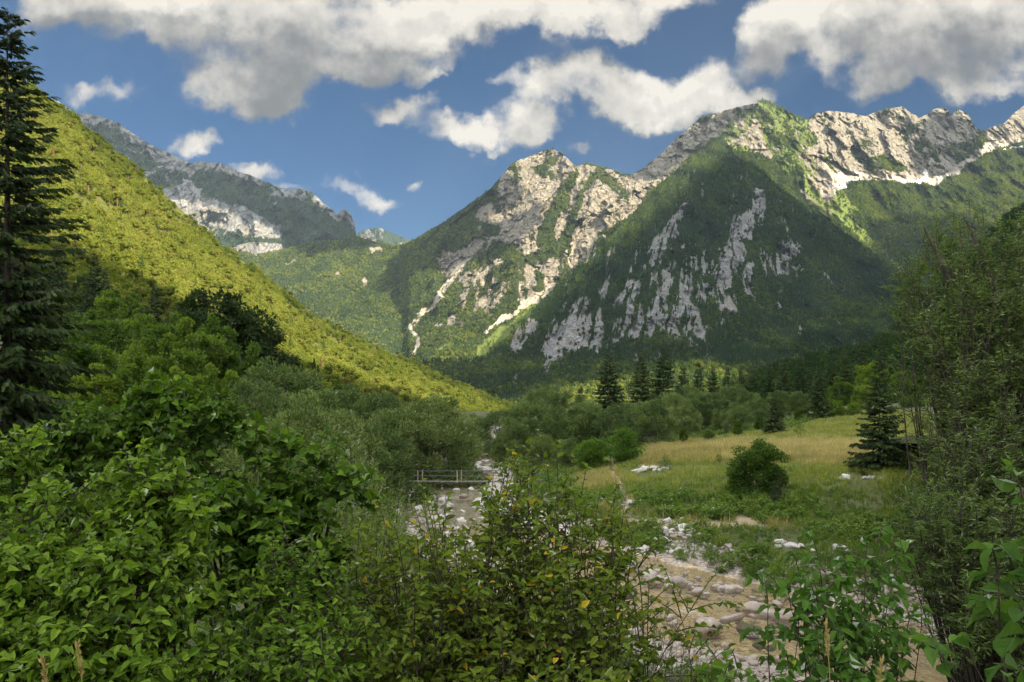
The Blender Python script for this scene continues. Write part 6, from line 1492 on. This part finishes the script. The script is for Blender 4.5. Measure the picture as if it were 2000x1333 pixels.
# sapling at the right
shrub("elm_sapling", "young elm sapling with drooping fresh green leaves before the stream at right",
      pts([(1715, 1005, 4.6), (1742, 1030, 4.6), (1690, 1040, 4.6), (1640, 1090, 4.5), (1595, 1020, 4.7), (1560, 1060, 4.6), (1520, 1085, 4.5), (1500, 1120, 4.5), (1545, 1130, 4.4), (1590, 1100, 4.4), (1620, 1150, 4.3), (1660, 1130, 4.4), (1700, 1100, 4.5), (1750, 1060, 4.6), (1770, 1180, 4.4), (1800, 1165, 4.5), (1720, 1180, 4.4), (1680, 1200, 4.3), (1560, 1180, 4.3), (1600, 1220, 4.2), (1640, 1240, 4.2), (1700, 1250, 4.2), (1760, 1240, 4.3), (1650, 1290, 4.1), (1580, 1270, 4.1), (1720, 1310, 4.1), (1540, 1230, 4.2), (1610, 1060, 4.5), (1655, 1075, 4.5)]),
      [G_(1.75, 4.3), G_(1.85, 4.4), G_(1.95, 4.25)], .066, LEAF_OVAL, m_l3, m_stem, 715, cat="sapling", twig_len=.30, n_twigs=11, per_twig=8, stem_r=.010, droop=.6, up=.1, tint0=.52, yellow=.012, face_up=.6, leafy=.5)
shrub("leafy_branch_shrub", "single drooping leafy shoot hanging over the gravel at the bottom",
      pts([(1400, 1245, 3.9), (1440, 1260, 3.9), (1390, 1290, 3.8), (1430, 1310, 3.8), (1480, 1305, 3.8), (1510, 1345, 3.7), (1460, 1350, 3.7)]),
      [G_(1.1, 3.6), G_(1.15, 3.65)], .072, LEAF_OVAL, m_l3, m_stem, 716, cat="shoot", twig_len=.2, n_twigs=6, per_twig=6, stem_r=.006, droop=.5, tint0=.35, leafy=.35)
# very near big leaves at the right edge
shrub("broad_leaved_shrub", "shrub with very large close leaves reaching in from the right edge",
      pts([(2000, 915, 2.0), (2030, 960, 2.0), (1950, 1070, 1.95), (1985, 1060, 1.95), (2040, 1040, 2.0), (2010, 1180, 1.9), (2030, 1240, 1.9), (1970, 1290, 1.85), (1905, 1240, 1.95), (1860, 1265, 1.95), (2020, 1310, 1.85), (1940, 1340, 1.85), (2050, 1130, 1.9)]),
      [G_(1.55, 1.75), G_(1.6, 1.9)], .062, LEAF_OVAL, m_l3, m_stem, 717, twig_len=.14, n_twigs=5, per_twig=5, stem_r=.006, droop=.3, tint0=.22, leafy=.3, face_up=.9)
# grey green feathery willow shrubs
shrub("willow_shrub", "pale feathery willow shrub between the hazel and the stream",
      tips_in([(590, 890), (620, 840), (650, 810), (690, 860), (730, 900), (770, 960), (800, 1010), (790, 1080), (720, 1090), (640, 1000)], 210, 8.0, 15.0, 705),
      [G_(-2.6, 12), G_(-3.4, 13), G_(-2.0, 10.5), G_(-2.2, 9)], .085, LEAF_NARROW, m_l4, m_stem, 718, twig_len=.5, n_twigs=10, per_twig=16, stem_r=.015, narrow=.17, up=.9, droop=0, tint0=.62, face_up=.3, leafy=.55)
shrub("willow_shrub", "upright pale shoots of a young willow left of the grey thicket",
      tips_in([(500, 880), (520, 810), (545, 790), (580, 850), (620, 900), (600, 960), (520, 950)], 90, 14, 19.0, 706),
      [G_(-5.2, 17), G_(-5.8, 18)], .09, LEAF_NARROW, m_l4, m_stem, 719, twig_len=.55, n_twigs=9, per_twig=16, stem_r=.015, narrow=.18, up=1.0, droop=0, tint0=.6, face_up=.3, leafy=.5)
shrub("feathery_shrub", "fine leaved grey green bush growing on the near gravel bar at the bottom",
      tips_in([(1180, 1230), (1240, 1180), (1290, 1170), (1340, 1210), (1370, 1260), (1380, 1400), (1200, 1400)], 80, 10.5, 14, 707),
      [G_(1.9, 12.4), G_(2.3, 12.8), G_(2.6, 12.0)], .055, LEAF_NARROW, m_l5, m_stem, 720, twig_len=.36, n_twigs=8, per_twig=14, stem_r=.008, narrow=.11, up=.9, droop=0, tint0=.5, face_up=.2, leafy=.6)
# the big willow on the right
WIL = [(1770, 560), (1755, 500), (1800, 440), (1850, 415), (1900, 385), (1960, 400), (2060, 380), (2100, 700), (2100, 1230), (1960, 1230), (1860, 1180), (1790, 1120), (1720, 1050), (1690, 980), (1730, 900), (1760, 840), (1750, 760), (1735, 660)]
big_willow = shrub("willow_tree", "big grey leaved willow with open branching top filling the right edge",
      np.concatenate([tips_in([(1830, 640), (1880, 560), (1940, 520), (2060, 500), (2100, 700), (2100, 1200), (1960, 1200), (1890, 1150), (1830, 1090), (1770, 1040), (1750, 980), (1790, 920), (1830, 850), (1830, 760), (1820, 700)], 300, 13.5, 18.5, 708, bias=.7),
                      pts([(1895, 382, 18), (1862, 405, 18), (1800, 425, 18), (1830, 440, 18), (1775, 500, 17.5), (1760, 545, 17.5), (1810, 480, 17.8), (1905, 420, 18), (1950, 440, 18), (1880, 470, 18), (1930, 500, 18), (1780, 580, 17), (1775, 625, 17), (1800, 600, 17.2), (1980, 470, 18), (1845, 500, 17.6), (1900, 540, 17.6), (1960, 560, 17.8), (1790, 540, 17.4), (2010, 430, 18.2), (2030, 520, 18)]), tips_in([(1760, 500), (1850, 415), (1960, 400), (2060, 390), (2060, 540), (1900, 580), (1830, 640), (1790, 640)], 90, 16, 18.5, 709)]),
      [G_(10.4, 17.2), G_(10.9, 17.0), G_(11.2, 17.6), G_(9.8, 16.6)], .115, LEAF_NARROW, m_l4, m_bark, 721, cat="willow", twig_len=.75, n_twigs=17, per_twig=16, stem_r=.024, narrow=.26, up=.35, droop=.12, tint0=.46, face_up=.3, leafy=.5, twig_r=.005, straight=.8)
limbs = []
for lst in ([(1965, 1250, 17.2, .17), (1948, 920, 17.1, .14), (1922, 770, 17.1, .115), (1890, 650, 17.3, .08), (1848, 530, 17.5, .05), (1805, 445, 17.7, .02)], [(2000, 1250, 17.5, .18), (1992, 900, 17.5, .15), (1982, 780, 17.5, .12), (1965, 640, 17.6, .09), (1925, 510, 17.8, .055), (1885, 430, 18, .02)],
            [(1930, 800, 17.1, .08), (1890, 740, 16.8, .06), (1840, 705, 16.6, .035), (1790, 690, 16.5, .012)], [(1968, 660, 17.6, .06), (2010, 560, 17.4, .045), (2030, 440, 17.6, .02)], [(1880, 620, 17.3, .045), (1850, 610, 17.0, .03), (1800, 575, 16.8, .01)], [(1950, 930, 17.1, .09), (1900, 960, 16.6, .06), (1850, 1000, 16.3, .03), (1800, 1010, 16.1, .012)], [(1990, 860, 17.5, .09), (1950, 850, 16.8, .06), (1900, 870, 16.2, .03)]):
    q = np.array([at(a, b, c) for a, b, c, _ in lst]); r = np.array([l[3] for l in lst]); t = np.linspace(0, len(q) - 1, len(q) * 4)
    p = np.stack([np.interp(t, np.arange(len(q)), q[:, k]) for k in range(3)], -1)
    for _ in range(3): p[1:-1] = (p[:-2] + 2 * p[1:-1] + p[2:]) / 4
    limbs.append((p + fbm(p * 1.7, 2, 9)[:, None] * np.array([.07, .07, 0]), np.interp(t, np.arange(len(q)), r)))
tv, tf = tubes(limbs, 8); link("trunk", new_mesh("willow limbs", tv - np.array(big_willow.location), tf, [m_bark], smooth=True), big_willow)
# dry grass stalks close to the lens
def stalks(lst, label, name="grass_stalk"):
    for (px, py, Y, ln) in lst:
        tip = at(px, py, Y); b = tip + np.array([RNG.normal() * .05, .05, -ln]); p = bez(b, (b + tip) / 2 + np.array([.02, 0, .05]), tip, 10)
        v1, f1 = tubes([(p, np.linspace(.0016, .0008, 10))], 4)
        n = 46; t = RNG.uniform(.80, 1.0, n); q = np.stack([np.interp(t, np.linspace(0, 1, 10), p[:, j]) for j in range(3)], -1)
        D = unit(RNG.normal(size=(n, 3)) * .35 + np.array([0, 0, 1.0])); X, Yv, Z = frames(D, RNG, roll=RNG.uniform(0, 6, n)); S = np.full(n, .018)
        v2, f2, _ = place_template(QLEAF[0], QLEAF[1], q, X, Yv, Z, np.stack([S * .35, S, S], -1))
        V = np.concatenate([v1, v2]) - b; F = [f1, f2[0] + len(v1)]
        tag(link(name, new_mesh(name, V, F, [m_straw]), None, b), label, "grass", "dry grass stalks close to the camera")
m_straw, Ns = new_mat("straw"); _b = Ns.n('ShaderNodeBsdfDiffuse'); Ns.put(_b.inputs[0], (.42, .32, .13, 1)); finish(Ns, _b.outputs[0])
stalks([(82, 1290, 1.9, .5), (150, 1255, 2.2, .6), (1612, 1215, 2.1, .6), (1722, 1290, 2.0, .5)], "dry seeding grass stalk standing close to the camera")

# ------------------------------------------------------------------ haze: thin blue valley air
hm, Nh = new_mat("haze")
pv = Nh.n('ShaderNodeVolumePrincipled')
Nh.put(pv.inputs['Color'], (.62, .80, 1.0, 1)); Nh.put(pv.inputs['Density'], 2.3e-5); Nh.put(pv.inputs['Anisotropy'], .1)
_o = Nh.n('ShaderNodeOutputMaterial'); Nh.t.links.new(pv.outputs[0], _o.inputs[1])
x0, x1, y0, y1, z0, z1 = -7000, 7000, -2500, 9500, -420, 1950
hv = np.array([[x, y, z] for z in (z0, z1) for y in (y0, y1) for x in (x0, x1)], float)
hf = np.array([[0, 2, 3, 1], [4, 5, 7, 6], [0, 1, 5, 4], [2, 6, 7, 3], [0, 4, 6, 2], [1, 3, 7, 5]])
tag(link("haze", new_mesh("haze", hv, hf, [hm])), kind='stuff', label="thin bluish haze filling the valley air before the mountains")
